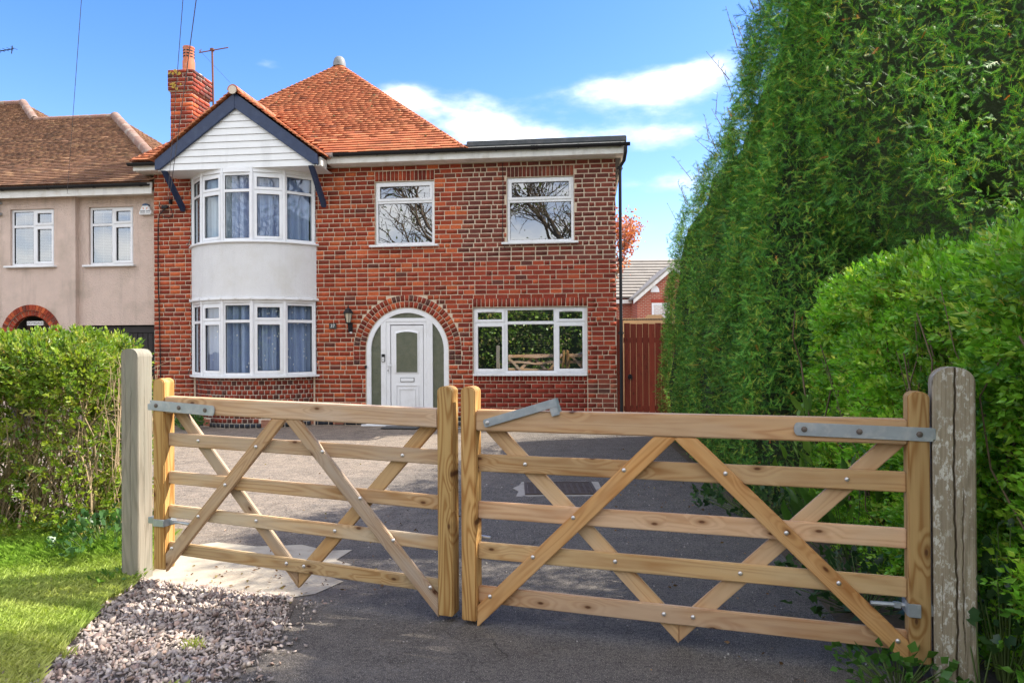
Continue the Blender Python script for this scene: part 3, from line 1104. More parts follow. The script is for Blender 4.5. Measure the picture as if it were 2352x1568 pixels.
# side lights and fanlight follow the arch
def arch_x(zz, sg):
    return cs + sg * (ri + 0.004 if zz < zc else math.sqrt(max((ri + 0.004) ** 2 - (zz - zc) ** 2, 0)))
for sg, edge in ((-1, 4.83), (1, 5.885)):
    zz = [0.12] + [zc + (1.98 - zc) * i / 14 for i in range(15)]
    poly = [(edge, 0.12)] + [(arch_x(q, sg), q) for q in zz if sg * (arch_x(q, sg) - edge) > 0]
    poly.append((edge, min(1.99, zc + math.sqrt((ri + .004) ** 2 - (edge - cs) ** 2))))
    MB().prism(poly, 0.05, 0.058).build('side_light', M['obscure'], dfr)
poly = [(cs + q, 2.06) for q in (-0.385, 0.385)] + [(cs + (ri + .004) * math.cos(a), zc + (ri + .004) * math.sin(a)) for a in [math.radians(60 + 60 * i / 12) for i in range(13)]]
MB().prism(poly, 0.05, 0.058).build('fan_light', M['obscure'], dfr)
mb = MB()
MB().box(4.93, 5.78, 0.085, 0.1, -0.06, 1.99).build('seal', M['black'], dfr)
d0, d1 = 5.032, 5.688
door = MB().box(d0, d1, 0.04, 0.082, -0.03, 1.915).build('door', M['upvc'], house, bevel=0.004)
mb = MB()
top = [(5.36 + 0.215 * q, 1.755 + 0.035 * (1 - q * q)) for q in np.linspace(1, -1, 11)]
poly = [(5.145, 0.98), (5.575, 0.98)] + top
MB().prism(poly, 0.030, 0.036).build('door_pane', M['obscure'], door)
outp = [(5.36 + (x - 5.36) * 1.16, (q - 1.37) * 1.09 + 1.37) for x, q in poly]
nn_ = len(poly)
vs = [(x, 0.022, q) for x, q in poly] + [(x, 0.04, q) for x, q in outp] + [(x, 0.036, q) for x, q in poly]
fs = [(i, (i + 1) % nn_, nn_ + (i + 1) % nn_, nn_ + i) for i in range(nn_)] + [(i, (i + 1) % nn_, 2 * nn_ + (i + 1) % nn_, 2 * nn_ + i) for i in range(nn_)]
MB().add(vs, fs).build('glazing_bead', M['upvc'], door)
MB().ring(5.12, 5.60, 0.13, 0.735, 0.028, 0.026, 0.041).ring(5.19, 5.53, 0.2, 0.66, 0.022, 0.026, 0.041).build('door_panel', M['upvc'], door, bevel=0.005)
MB().ring(5.225, 5.505, 0.79, 0.872, 0.01, 0.030, 0.04).build('letter_slot_edge', M['black'], door)
MB().box(5.233, 5.497, 0.022, 0.04, 0.798, 0.864).build('letter_box', M['upvc'], door, bevel=0.005)
MB().box(4.962, 4.992, 0.012, 0.03, 0.97, 1.2).box(4.962, 5.06, -0.02, -0.003, 1.105, 1.13).box(4.968, 4.986, -0.02, 0.012, 1.108, 1.128).build('handle', M['upvc'], door, bevel=0.004)
MB().box(4.972, 4.982, 0.006, 0.0125, 1.0, 1.035).build('keyhole', M['black'], door)
db = MB().box(4.845, 4.915, -0.002, 0.02, 1.19, 1.345).build('doorbell', M['black'], dfr, bevel=0.006)
MB().box(4.853, 4.907, -0.008, -0.002, 1.2, 1.285).build('bell_push', M['upvc'], db, bevel=0.006)
MB().ring(4.873, 4.887, 1.225, 1.255, 0.003, -0.0095, -0.008).build('bell_symbol', M['black'], db)
MB().box(4.45, 6.28, -0.1, 0.10, -0.1, -0.055).build('threshold', M['upvc'], house, bevel=0.006)
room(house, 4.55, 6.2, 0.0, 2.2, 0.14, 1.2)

# ---- eaves
GL, GR = 0.5, 3.86           # feet of the gable
mb = MB()
mb.box(3.86, 9.62, -0.30, 0.0, 5.105, 5.122).box(-0.22, 0.5, -0.30, 0.02, 5.105, 5.122).box(-0.22, 0.0, 0.02, 7.0, 5.105, 5.122)
mb.build('soffit', M['fascia'], house)
mb = MB()
mb.box(3.86, 9.64, -0.322, -0.30, 5.10, 5.25).box(-0.24, 0.5, -0.322, -0.30, 5.10, 5.23).box(-0.24, -0.22, -0.30, 7.0, 5.10, 5.23)
mb.box(9.62, 9.64, -0.30, 6.5, 5.1, 5.25)
mb.box(6.66, 9.66, -0.262, -0.24, 5.25, 5.345)
mb.build('fascia', M['fascia'], house, bevel=0.004)
MB().box(6.45, 9.66, -0.24, 6.9, 5.26, 5.40).build('flat_roof', M['lead'], house)
mb = MB()
mb.box(6.645, 9.70, -0.285, -0.2, 5.345, 5.45).box(9.62, 9.70, -0.2, 6.5, 5.345, 5.45)
mb.build('roof_edging', M['lead'], house, bevel=0.012)


def gutter(mb, s0, s1, t, z, r=0.056, slope=0.0):
    n = 8
    prof = [(math.cos(math.pi + math.pi * k / n) * r, math.sin(math.pi + math.pi * k / n) * r) for k in range(n + 1)]
    prof += [(x * 0.86, y * 0.86) for x, y in reversed(prof)]
    vs = [(s0, t + a, z + b) for a, b in prof] + [(s1, t + a, z + slope + b) for a, b in prof]
    k = len(prof)
    fs = [(i, (i + 1) % k, k + (i + 1) % k, k + i) for i in range(k)] + [tuple(range(k)), tuple(range(2 * k - 1, k - 1, -1))]
    return mb.add(vs, fs)


gut = gutter(MB(), 3.9, 9.76, -0.385, 5.275, slope=0.0).build('gutter', M['black'], house, smooth=True)
for i in range(8):
    s_ = 4.1 + i * 0.78
    gutter(MB(), s_, s_ + 0.03, -0.385, 5.277, 0.064).build('gutter_bracket', M['black'], gut)
for s_ in (5.95, 7.9):
    gutter(MB(), s_, s_ + 0.09, -0.385, 5.278, 0.067).build('gutter_union', M['black'], gut)
gutter(MB(), -0.3, 0.52, -0.385, 5.235).build('gutter', M['black'], house, smooth=True)
gutter(MB(), 3.80, 4.02, -0.385, 5.277, 0.07).build('gutter_stop', M['galv'], house, smooth=True)
dp = MB().tube([(9.68, -0.385, 5.22), (9.68, -0.385, 5.12), (9.66, -0.2, 5.0), (9.60, -0.07, 4.93), (9.585, -0.06, 4.8), (9.585, -0.06, 0.0)], 0.030, 10).build('downpipe', M['black'], house, smooth=True)
for q in (4.86, 3.1, 1.7):
    MB().lathe([(0.044, 0), (0.044, 0.06)], 10, (9.585, -0.06, q)).box(9.53, 9.64, -0.03, -0.022, q + 0.015, q + 0.045).build('pipe_clip', M['black'], dp)

# ---- gable: boards, barge boards, struts
RID = (2.165, 6.44)
slope = (RID[1] - 5.19) / (RID[0] - GL)
gab = MB()
gab.box(0.52, 3.84, -0.64, 0.0, 4.985, 5.0)
gab.build('gable_soffit', M['cladding'], house)
nb = 9
bz0, bh = 4.985, 0.132
for k in range(nb):
    z0 = bz0 + k * bh
    z1 = z0 + bh - 0.006
    e0 = max(0.05, (RID[1] - 0.10 - z0) / slope)
    e1 = max(0.02, (RID[1] - 0.10 - z1) / slope)
    e0, e1 = min(e0, 1.62), min(e1, 1.62)
    vs = [(RID[0] - e0, -0.668, z0), (RID[0] + e0, -0.668, z0), (RID[0] + e0, -0.63, z0), (RID[0] - e0, -0.63, z0),
          (RID[0] - e1, -0.650, z1), (RID[0] + e1, -0.650, z1), (RID[0] + e1, -0.63, z1), (RID[0] - e1, -0.63, z1)]
    MB().hexa(vs).build('cladding_board', M['cladding'], house)
for sg in (-1, 1):
    dz = 0.30
    f = RID[0] + sg * (RID[0] - GL)
    poly = [(RID[0], RID[1]), (f, 5.185), (f, 5.0), (f - sg * 0.10, 5.0), (RID[0], RID[1] - dz)]
    MB().prism(poly, -0.72, -0.672).build('barge_board', M['navy'], house, bevel=0.006)
    s_ = RID[0] + sg * 1.51
    mb = MB()
    w2 = 0.05
    mb.hexa([(s_ - w2, -0.69, 4.985), (s_ + w2, -0.69, 4.985), (s_ + w2, -0.59, 4.985), (s_ - w2, -0.59, 4.985),
             (s_ - w2, -0.02, 4.30), (s_ + w2, -0.02, 4.30), (s_ + w2, -0.005, 4.41), (s_ - w2, -0.005, 4.41)])
    mb.build('gable_strut', M['navy'], house, bevel=0.008)
# return fascias of the gable eaves
MB().box(3.82, 3.86, -0.63, -0.33, 5.0, 5.16).build('fascia', M['fascia'], house)

# ---- roof: under-layer, then tiles
A = Vector((-0.27, -0.37, 5.28))
B = Vector((6.65, -0.37, 5.28))
P = Vector((2.95, 2.85, 8.385))
A2, B2 = Vector((-0.27, 6.3, 5.28)), Vector((6.65, 6.3, 5.28))
roof = MB().add([A, B, P, A2, B2], [(0, 1, 2), (1, 4, 2), (4, 3, 2), (3, 0, 2)]).add(
    [(0.44, -0.70, 5.185), (3.89, -0.70, 5.185), (2.165, -0.70, 6.47), (2.165, 1.0, 6.47), (3.89, -0.3, 5.185), (0.44, -0.3, 5.185)],
    [(1, 4, 3, 2), (0, 2, 3, 5)]).build('roof', M['terracotta'], house)
TILES = []


def lay_tiles(out, o, u, v, poly, pal, par, expo=0.098, wid=0.168, w=1.0, keep=None, thick=0.019, lift=0.03, sag=0.0):
    o, u, v = Vector(o), Vector(u).normalized(), Vector(v).normalized()
    n = u.cross(v).normalized()
    if n.z < 0:
        n = -n
    vmax = max(p[1] for p in poly)
    vmin = min(p[1] for p in poly)
    r = 0
    y = vmin
    while y < vmax - 0.02:
        ym = y + expo * 0.5
        xs = []
        for i in range(len(poly)):
            (x0, y0), (x1, y1) = poly[i], poly[(i + 1) % len(poly)]
            if (y0 - ym) * (y1 - ym) < 0:
                xs.append(x0 + (x1 - x0) * (ym - y0) / (y1 - y0))
        if len(xs) >= 2:
            a, b = min(xs), max(xs)
            x = a - random.uniform(0, wid)
            rowlift = random.uniform(-0.001, 0.001)
            while x < b:
                p, q = max(x + 0.0008, a), min(x + wid - 0.0008, b)
                x += wid
                if q - p < 0.03:
                    continue
                dl = jit(0.0018) + rowlift
                sk = jit(0.0018)
                lo0, lo1 = lift + thick + dl, lift + dl
                dv_ = jit(0.003) if random.random() > 0.02 else -0.02
                vs = []
                for top in (0, 1):
                    for (xx, yy) in ((p, y - 0.012 + dv_), (q, y - 0.012 + dv_), (q, y + expo * 1.22), (p, y + expo * 1.22)):
                        front = yy < y + expo * 0.5
                        h = (lo1 if front else 0.0) + (thick if top else 0.0) + (sk if xx == q else -sk) * (1 if front else 0.3)
                        vs.append(tuple(o + u * xx + v * yy + n * h))
                # order as HEX with 0,1,5,4 the face that shows (upper face)
                b0 = [vs[4], vs[5], vs[1], vs[0], vs[7], vs[6], vs[2], vs[3]]
                if keep is None or keep(vs[0]):
                    out.append((b0, pick(pal), par, w))
        y += expo
        r += 1


PAL['t'] = [(lin(186, 120, 94), 6), (lin(180, 112, 86), 5), (lin(192, 130, 102), 3), (lin(172, 106, 84), 2), (lin(146, 94, 80), 0.6)]
PAL['nt'] = [(lin(140, 110, 98), 5), (lin(130, 102, 92), 4), (lin(150, 120, 104), 3), (lin(116, 94, 86), 1.5), (lin(162, 134, 116), 0.7)]
W1 = (P - A).dot(Vector((1, 0, 0)))
vf = Vector((0, P.y - A.y, P.z - A.z))
lay_tiles(TILES, A, (1, 0, 0), vf, [(0, 0), (B.x - A.x, 0), (W1, vf.length)], 't', roof, w=1.0,
          keep=lambda p: not (0.6 < p[0] < 3.7 and p[2] < 5.2 + (1.72 - abs(p[0] - 2.165)) * 0.745 - 0.03 and p[1] < 1.2))
vr = Vector((P.x - B.x, 0, P.z - B.z))
lay_tiles(TILES, B, (0, 1, 0), vr, [(0, 0), (6.67, 0), (P.y - B.y, vr.length)], 't', roof, w=0.2)
vl = Vector((P.x - A.x, 0, P.z - A.z))
lay_tiles(TILES, A, (0, 1, 0), vl, [(0, 0), (6.67, 0), (P.y - A.y, vl.length)], 't', roof, w=0.1, keep=lambda p: not (p[0] < 0.5 and 0.55 < p[1] < 1.25))
for sg in (-1, 1):
    e = Vector((2.165 + sg * 1.745, 0, 5.175))
    r_ = Vector((2.165, 0, 6.475))
    vv = r_ - e
    lay_tiles(TILES, e, (0, 1, 0), vv, [(-0.765, 0), (-0.28, 0), (1.02, vv.length), (-0.765, vv.length)], 't', roof, w=0.9, wid=0.165)
finish_pieces('tile', 'tiles', TILES, house, M['tile'])
for k in range(6):
    t0 = -0.8 + 0.30 * k
    mb = MB()
    n = 8
    vs = []
    for y, g in ((t0, 0.004), (t0 + 0.29, 0.0)):
        for rr in (0.105 + g, 0.085 + g):
            for j in range(n + 1):
                a = math.pi * j / n
                vs.append((2.165 + rr * math.cos(a), y, 6.465 + rr * math.sin(a)))
    m1_ = n + 1
    fs = []
    for j in range(n):
        fs += [(j, j + 1, 2 * m1_ + j + 1, 2 * m1_ + j), (m1_ + j, m1_ + j + 1, 3 * m1_ + j + 1, 3 * m1_ + j), (j, j + 1, m1_ + j + 1, m1_ + j)]
    o = mb.add(vs, fs).build('ridge_tile', M['pot'], roof, smooth=True)
MB().lathe([(0.0, 0.06), (0.05, 0.055), (0.082, 0.0), (0.082, -0.02)][::-1], 12, (2.165, -0.79, 6.465), 'y').build('ridge_mortar', M['mortar_pale'], roof)
MB().lathe([(0.155, -0.14), (0.15, -0.03), (0.125, 0.05), (0.08, 0.10), (0.02, 0.122)], 16, (P.x, P.y, P.z + 0.09)).build('roof_cap', M['cap'], roof, smooth=True)

rm = random.Random(17)
mv, mf = [], []
for k in range(70):
    w_ = rm.random()
    hgt = rm.uniform(0.03, 0.9)
    u_ = A.lerp(P, hgt) + Vector((w_ * (B.x - A.x) * (1 - hgt), 0, 0))
    c_ = u_ + Vector((0, -0.69, 0.72)) * 0.05
    rr_ = rm.uniform(0.012, 0.035)
    b_0 = len(mv)
    mv += [(c_.x + rr_, c_.y, c_.z), (c_.x, c_.y - rr_ * .7, c_.z - rr_ * .5), (c_.x - rr_, c_.y, c_.z), (c_.x, c_.y + rr_ * .7, c_.z + rr_ * .5), (c_.x, c_.y - rr_ * .5, c_.z + rr_ * .6)]
    mf += [(b_0, b_0 + 1, b_0 + 4), (b_0 + 1, b_0 + 2, b_0 + 4), (b_0 + 2, b_0 + 3, b_0 + 4), (b_0 + 3, b_0, b_0 + 4)]
link('moss', np_mesh('moss', np.array(mv), np.array(mf), plain('moss', (0.12, 0.10, 0.04), 0.95, 0.4, 30)), house)['kind'] = 'stuff'

# ---- chimney
chm = MB().box(-0.008, 0.483, 0.608, 1.292, 4.9, 7.05).box(-0.045, 0.520, 0.571, 1.329, 7.05, 7.50).build('chimney', M['mortar_pale'], house)


def chim_face(s0, s1, t0, t1, z0, z1):
    z, row = z0, 0
    while z < z1 - 0.02:
        zt = min(z + CO, z1)
        for face in ('f', 'r', 'l'):
            ln = (s1 - s0) if face == 'f' else (t1 - t0)
            x = -(0.114 if row % 2 else 0)
            while x < ln:
                a, b = max(x + 0.007, 0.0), min(x + 0.2285 - 0.007, ln)
                if b > ln - 0.05:
                    b = ln
                x += 0.2285
                if b - a < 0.03:
                    continue
                q0, q1 = z + 0.007, zt - 0.007
                k = jit(0.004)
                if face == 'f':
                    vs = hexpts(s0 + a, s0 + b, t0 + k - 0.008, t0 + 0.03, q0, q1)
                elif face == 'r':
                    vs = [(s1 + 0.008 + k, t0 + a, q0), (s1 + 0.008 + k, t0 + b, q0), (s1 - 0.03, t0 + b, q0), (s1 - 0.03, t0 + a, q0)]
                    vs = vs + [(p, q, q1) for p, q, _ in vs]
                else:
                    vs = [(s0 - 0.008 - k, t0 + b, q0), (s0 - 0.008 - k, t0 + a, q0), (s0 + 0.03, t0 + a, q0), (s0 + 0.03, t0 + b, q0)]
                    vs = vs + [(p, q, q1) for p, q, _ in vs]
                vs = [(p + jit(0.003), q, r + jit(0.003)) for p, q, r in vs]
                BR.append((vs, pick('a' if z < 6.9 else 'h'), chm, 0 if face == 'l' else 0.85))
        z += CO
        row += 1


chim_face(-0.008, 0.483, 0.608, 1.292, 5.6, 7.04)
chim_face(-0.045, 0.520, 0.571, 1.329, 7.05, 7.50)
finish_pieces('brick', 'bricks', BR, house, M['brick'])
MB().lathe([(0.30, 7.495), (0.24, 7.54), (0.14, 7.58), (0.13, 7.585)], 12, (0.237, 0.95, 0)).build('flaunching', M['mortar_pale'], chm)
pot = MB().lathe([(0.128, 7.56), (0.128, 7.82), (0.116, 7.84), (0.116, 8.10), (0.124, 8.105), (0.124, 8.14), (0.09, 8.14), (0.085, 7.9)], 18, (0.20, 0.95, 0)).build('chimney_pot', M['pot'], chm, smooth=True)
mb = MB()
for k in range(9):
    a = 2 * math.pi * k / 9 + 0.2
    for q in range(3):
        Mx = T((0.20, 0.95, 7.90 + q * 0.065)) @ Matrix.Rotation(a, 4, 'Z')
        m2_ = MB(Mx)
        m2_.box(0.108, 0.1185, -0.026, 0.026, 0, 0.028)
        mb.add(m2_.v, m2_.f)
mb.build('pot_vent', M['black'], chm)['kind'] = 'stuff'
rngl = random.Random(5)
for k in range(16):
    s_, zz = rngl.uniform(-0.03, 0.25), rngl.choice([7.42, 7.2, 7.15, 7.1, 7.25, 7.45]) + rngl.uniform(-0.03, 0.03)
    rr = rngl.uniform(0.012, 0.04)
    n = 9
    poly = [(s_ + rr * math.cos(2 * math.pi * i / n) * rngl.uniform(0.7, 1.1), zz + rr * math.sin(2 * math.pi * i / n) * rngl.uniform(0.7, 1.1)) for i in range(n)]
    MB().prism(poly, 0.555, 0.568).build('lichen', M['lichen'], chm)

# ---- cables and leads on the wall of the house
wc = MB().tube([(0.16, -0.03, 4.5), (0.15, -0.04, 4.42), (0.24, -0.04, 4.34), (0.30, -0.04, 4.40)], 0.009, 5)
wc.tube([(0.30, -0.04, 4.40), (0.14, -0.035, 4.25), (0.11, -0.025, 4.05), (0.10, -0.02, 3.0), (0.13, -0.02, 1.9), (0.15, -0.02, 0.85)], 0.010, 5)
wc.tube([(0.30, -0.05, 4.44), (0.42, -0.06, 4.36), (0.45, -0.05, 4.22), (0.36, -0.05, 4.17), (0.2, -0.04, 4.22), (0.14, -0.04, 4.22)], 0.008, 5)
wc.build('wall_cable', M['black'], house, smooth=True)
MB().box(0.2, 0.33, -0.06, -0.008, 4.38, 4.44).build('junction_box', M['black'], house, bevel=0.006)
MB().box(0.38, 0.42, -0.09, -0.008, 4.46, 4.56).build('cable_hook', M['black'], house, bevel=0.006)
MB().tube([(7.31, -0.02, 5.08), (7.32, -0.02, 4.6), (7.30, -0.02, 3.7), (7.30, -0.03, 3.5), (7.36, -0.04, 3.4), (7.30, -0.04, 3.36), (7.27, -0.03, 3.42)], 0.006, 5).build('wall_cable', M['black'], house)
# ================================================================== the neighbour's house
nb_house = tag(empty('pebbledash_house', O, -PSI), 'beige pebbledash house with weathered brown tiled roof and dark garage doors', 'house')
mb = MB()
NOP = [(-3.455, -2.425, 3.28, 4.50), (-3.57, -2.37, -0.1, 2.32), (-7.5, -6.4, 3.28, 4.5)]
wall_sheet(mb, -14, -1.93, -0.1, 4.78, 0.20, NOP, 0.12)
spandrels(mb, -2.97, 1.72, 0.60, 2.32, 0.6, 0.20, 0.12)
mb.add([(-1.93, 0.20, -0.1), (-1.93, 0.34, -0.1), (-1.93, 0.34, 4.78), (-1.93, 0.20, 4.78)], [(0, 1, 2, 3)])
NOP2 = [(-1.70, -0.675, 3.28, 4.52), (-1.89, -0.03, -0.1, 1.985)]
wall_sheet(mb, -1.93, -0.015, -0.1, 4.78, 0.30, NOP2, 0.12)
mb.box(-0.06, -0.016, 0.31, 7.5, -0.1, 5.2).box(-14, -0.02, 7.5, 7.6, -0.1, 4.78).box(-14.1, -14, 0.2, 7.6, -0.1, 4.78)
mb.box(-14, -3.8, 4.2, 4.3, 4.7, 7.5).box(-3.8, -0.05, 0.62, 0.7, 4.7, 5.28)
nwall = mb.build('wall', M['pebble'], nb_house)
for s0, s1, z0, z1, t in ((-3.455, -2.425, 3.28, 4.50, 0.25), (-1.70, -0.675, 3.28, 4.52, 0.35)):
    w, h = s1 - s0, z1 - z0
    mu = w * 0.52
    tz = h * 0.70
    window(nb_house, T((s0, t, z0)), w, h, [(mu - 0.032, mu + 0.032, 0.05, h - 0.05), (0.05, mu - 0.032, tz - 0.028, tz + 0.028), (mu + 0.032, w - 0.05, tz - 0.028, tz + 0.028)],
           [(0.05, mu - 0.032, tz + 0.028, h - 0.05, False), (mu + 0.032, w - 0.05, tz + 0.028, h - 0.05, True),
            (0.05, mu - 0.032, 0.05, tz - 0.028, False), (mu + 0.032, w - 0.05, 0.05, tz - 0.028, True)], M['glass_nb'], sill=(0.1, 0.06))
    room(nb_house, s0, s1, z0, z1, t + 0.1, 1.2)
mb = MB()
mb.add([(-3.6, 0.75, -0.1), (-2.3, 0.75, -0.1), (-2.3, 0.75, 2.4), (-3.6, 0.75, 2.4)], [(0, 1, 2, 3)])
mb.box(-3.62, -3.58, 0.32, 0.75, -0.1, 2.4).box(-2.36, -2.32, 0.32, 0.75, -0.1, 2.4).box(-3.6, -2.3, 0.32, 0.75, 2.32, 2.4)
mb.build('porch', M['interior'], nb_house)
pd = MB().ring(-3.42, -2.52, 0.0, 2.1, 0.06, 0.6, 0.66).box(-2.995, -2.945, 0.6, 0.66, 0.06, 2.04).box(-3.36, -2.58, 0.595, 0.66, 1.99, 2.06).build('porch_frame', plain('brown_frame', (0.20, 0.13, 0.10), 0.6), nb_house)
MB().add([(-3.38, 0.63, 0.05), (-2.56, 0.63, 0.05), (-2.56, 0.63, 2.0), (-3.38, 0.63, 2.0)], [(0, 1, 2, 3)]).build('pane', M['glass_nb'], pd)
NBR = []
for r0, r1, n, tt in ((0.485, 0.60, 22, 0.215), (0.605, 0.72, 27, 0.185)):
    for k in range(n):
        a0, a1 = math.pi * (k + 0.07) / n, math.pi * (k + 0.93) / n
        c = [(-2.97 + r * math.cos(a), 1.72 + r * math.sin(a)) for r, a in ((r0, a1), (r0, a0), (r1, a1), (r1, a0))]
        tf = tt + jit(0.003)
        vs = [(c[0][0], tf, c[0][1]), (c[1][0], tf, c[1][1]), (c[1][0], 0.30, c[1][1]), (c[0][0], 0.30, c[0][1]),
              (c[2][0], tf, c[2][1]), (c[3][0], tf, c[3][1]), (c[3][0], 0.30, c[3][1]), (c[2][0], 0.30, c[2][1])]
        NBR.append((vs, pick('a'), nwall, 1))
mb = MB()
for k in range(30):
    a0, a1 = math.pi * k / 30, math.pi * (k + 1) / 30
    c = [(-2.97 + r * math.cos(a), 1.72 + r * math.sin(a)) for r, a in ((0.492, a0), (0.492, a1), (0.713, a1), (0.713, a0))]
    mb.add([(p, 0.222, q) for p, q in c] + [(p, 0.32, q) for p, q in c], [(0, 1, 2, 3), (0, 1, 5, 4)])
mb.build('arch_mortar', M['mortar'], nwall)
finish_pieces('brick', 'bricks', NBR, nb_house, M['brick'], 200)
# garage doors: two leaves of vertical boards
for a, b in ((-1.86, -1.0), (-0.985, -0.05)):
    lf = MB().box(a, b, 0.40, 0.43, 0.0, 1.96).build('garage_door', M['garage'], nb_house)
    MB().box(a + 0.002, b - 0.002, 0.365, 0.40, 1.82, 1.955).box(a + 0.002, a + 0.12, 0.365, 0.40, 0.02, 1.82).box(b - 0.12, b - 0.002, 0.365, 0.40, 0.02, 1.82).build('door_rail', M['garage'], lf, bevel=0.006)
    n = 6
    d = (b - a - 0.24) / n
    for k in range(n):
        MB().box(a + 0.12 + k * d + 0.005, a + 0.12 + (k + 1) * d - 0.005, 0.378, 0.40, 0.02, 1.81).build('plank', M['garage'], lf, bevel=0.004)
MB().box(-1.89, -0.03, 0.44, 0.46, -0.1, 1.99).build('garage_lining', M['black'], nb_house)
MB().box(-14, -0.03, -0.03, 0.0, 4.70, 4.945).box(-14, -0.03, 0.0, 0.3, 4.74, 4.76).build('fascia', M['fascia'], nb_house)
ng = gutter(MB(), -14, -0.06, -0.09, 4.90, 0.055).build('gutter', M['black'], nb_house, smooth=True)
for k in range(6):
    gutter(MB(), -0.25 - k * 1.05, -0.21 - k * 1.05, -0.09, 4.902, 0.066).build('gutter_bracket', M['black'], ng)
E0 = Vector((0.43, -0.08, 4.93))
RI = Vector((-3.8, 4.0, 7.76))
HI = Vector((-6.19, 4.0, 7.76))
UP = Vector((-7.93, 5.55, 8.86))
nroof = MB().add([(-14, -0.08, 4.93), (-0.03, -0.08, 4.93), (-0.03, 0.38, 5.24), RI, HI, UP, (-14, 5.55, 8.86), (-0.03, 7.5, 5.24), (-6.19, 7.1, 7.76), (-14, 8, 6)],
                 [(0, 1, 2, 3, 4, 5, 6), (3, 2, 7), (5, 4, 8), (6, 5, 8, 9)]).build('roof', M['terracotta'], nb_house)
NT = []
vv = Vector((0, RI.y - E0.y, RI.z - E0.z))
V4 = vv.length
V5 = V4 * (UP.y - E0.y) / (RI.y - E0.y)
o = Vector((-14, -0.08, 4.93))
hid = lambda p: p[0] < -0.12
seen = lambda p: p[0] < -0.12 and p[0] > -9.5
lay_tiles(NT, o, (1, 0, 0), vv, [(0, 0), (14.43, 0), (10.2, V4), (0, V4)], 'nt', nroof, keep=seen, expo=0.1)
lay_tiles(NT, o, (1, 0, 0), vv, [(0, V4), (7.81, V4), (6.07, V5), (0, V5)], 'nt', nroof, keep=seen, expo=0.1)
ve = Vector((RI.x - E0.x, 0, RI.z - E0.z))
lay_tiles(NT, E0, (0, 1, 0), ve, [(0, 0), (8.1, 0), (4.08, ve.length)], 'nt', nroof, keep=hid, expo=0.1, w=0.5)
ve2 = Vector((UP.x - HI.x, 0, UP.z - HI.z))
lay_tiles(NT, HI, (0, 1, 0), ve2, [(0, 0), (3.1, 0), (1.55, ve2.length)], 'nt', nroof, expo=0.1, w=0.5)
finish_pieces('tile', 'tiles', NT, nb_house, M['old_tile'])


def ridge_run(a, b, r, mat, parent, n):
    a, b = Vector(a), Vector(b)
    for k in range(n):
        p, q = a.lerp(b, k / n), a.lerp(b, (k + 0.97) / n)
        MB().tube([p, q], [r * 1.04, r * 0.97], 10).build('ridge_tile', mat, parent, smooth=True)


up = Vector((0, 0, 0.03))
M['ridge_old'] = plain('old_ridge', (0.27, 0.15, 0.11), 0.9, 0.35, 9, 40, 0.3, dirt=(0.34, 0.30, 0.22), dscale=8)
M['hip_mortar'] = plain('pink_hip_mortar', (0.23, 0.14, 0.105), 0.95, 0.3, 8, 30, 0.4, dirt=(0.34, 0.28, 0.23), dscale=5)
ridge_run(RI + up, HI + up, 0.075, M['ridge_old'], nroof, 9)
ridge_run(UP + up, (-9.6, 5.55, 8.89), 0.08, M['ridge_old'], nroof, 6)
ridge_run(RI + up, RI.lerp(E0, 0.86) + up * 2, 0.12, M['hip_mortar'], nroof, 11)
ridge_run(UP + up, HI + up, 0.11, M['hip_mortar'], nroof, 4)
pb = MB().tube([(-3.72, 0.15, 4.35), (-3.72, 0.15, 4.75)], 0.02, 8).box(-3.75, -3.64, 0.12, 0.2, 4.38, 4.43).box(-3.75, -3.64, 0.12, 0.2, 4.62, 4.67).build('aerial_bracket', M['galv'], nb_house)

# ================================================================== things fixed to the two houses
FONT = None


def text_mesh(body, size, mat, parent, mw, name, ext=0.001, align='CENTER', sx=1.0):
    cu = bpy.data.curves.new(name, 'FONT')
    cu.body = body
    cu.size = size
    cu.extrude = ext
    cu.align_x = align
    cu.align_y = 'CENTER'
    tmp = bpy.data.objects.new('tmp_text', cu)
    COL.objects.link(tmp)
    bpy.context.view_layer.update()
    me = bpy.data.meshes.new_from_object(tmp.evaluated_get(bpy.context.evaluated_depsgraph_get()))
    bpy.data.objects.remove(tmp)
    me.name = name
    me.materials.clear()
    me.materials.append(mat)
    return link(name, me, parent, mw @ Matrix.Rotation(math.pi / 2, 4, 'X') @ Matrix.Diagonal((sx, 1, 1, 1)))


def hw(s, t, z):
    return HW @ Vector((s, t, z))


M['paper'] = plain('sign_white', (0.78, 0.77, 0.75), 0.5, 0.04)
M['ink'] = plain('sign_black', (0.015, 0.015, 0.017), 0.5, 0.1)
M['slate'] = plain('slate_plaque', (0.045, 0.052, 0.05), 0.6, 0.3, 20)
sg = tag(empty('house_name_sign', hw(-2.955, 0.30, 2.045), -PSI), 'white name board reading DOVEDALE hung inside the brick porch arch', 'sign')
MB().box(-0.2, 0.2, -0.01, 0.01, -0.05, 0.05).build('board', M['paper'], sg, bevel=0.003)
MB().ring(-0.2, 0.2, -0.05, 0.05, 0.006, -0.0115, -0.010).build('edge_line', M['ink'], sg)
MB().box(-0.17, -0.165, -0.003, 0.003, 0.05, 0.24).box(0.165, 0.17, -0.003, 0.003, 0.05, 0.24).build('hanger', M['ink'], sg)
text_mesh('DOVEDALE', 0.068, M['ink'], sg, T((0, -0.0115, -0.002)), 'lettering', sx=1.05)
pl = tag(empty('house_number_plaque', hw(3.845, -0.006, 1.915), -PSI), 'small dark slate plaque with white number 37 on the brick wall', 'sign')
MB().box(-0.075, 0.075, -0.014, 0.0, -0.055, 0.055).build('plate', M['slate'], pl, bevel=0.004)
text_mesh('37', 0.095, M['paper'], pl, T((0, -0.0155, -0.002)), 'numerals')

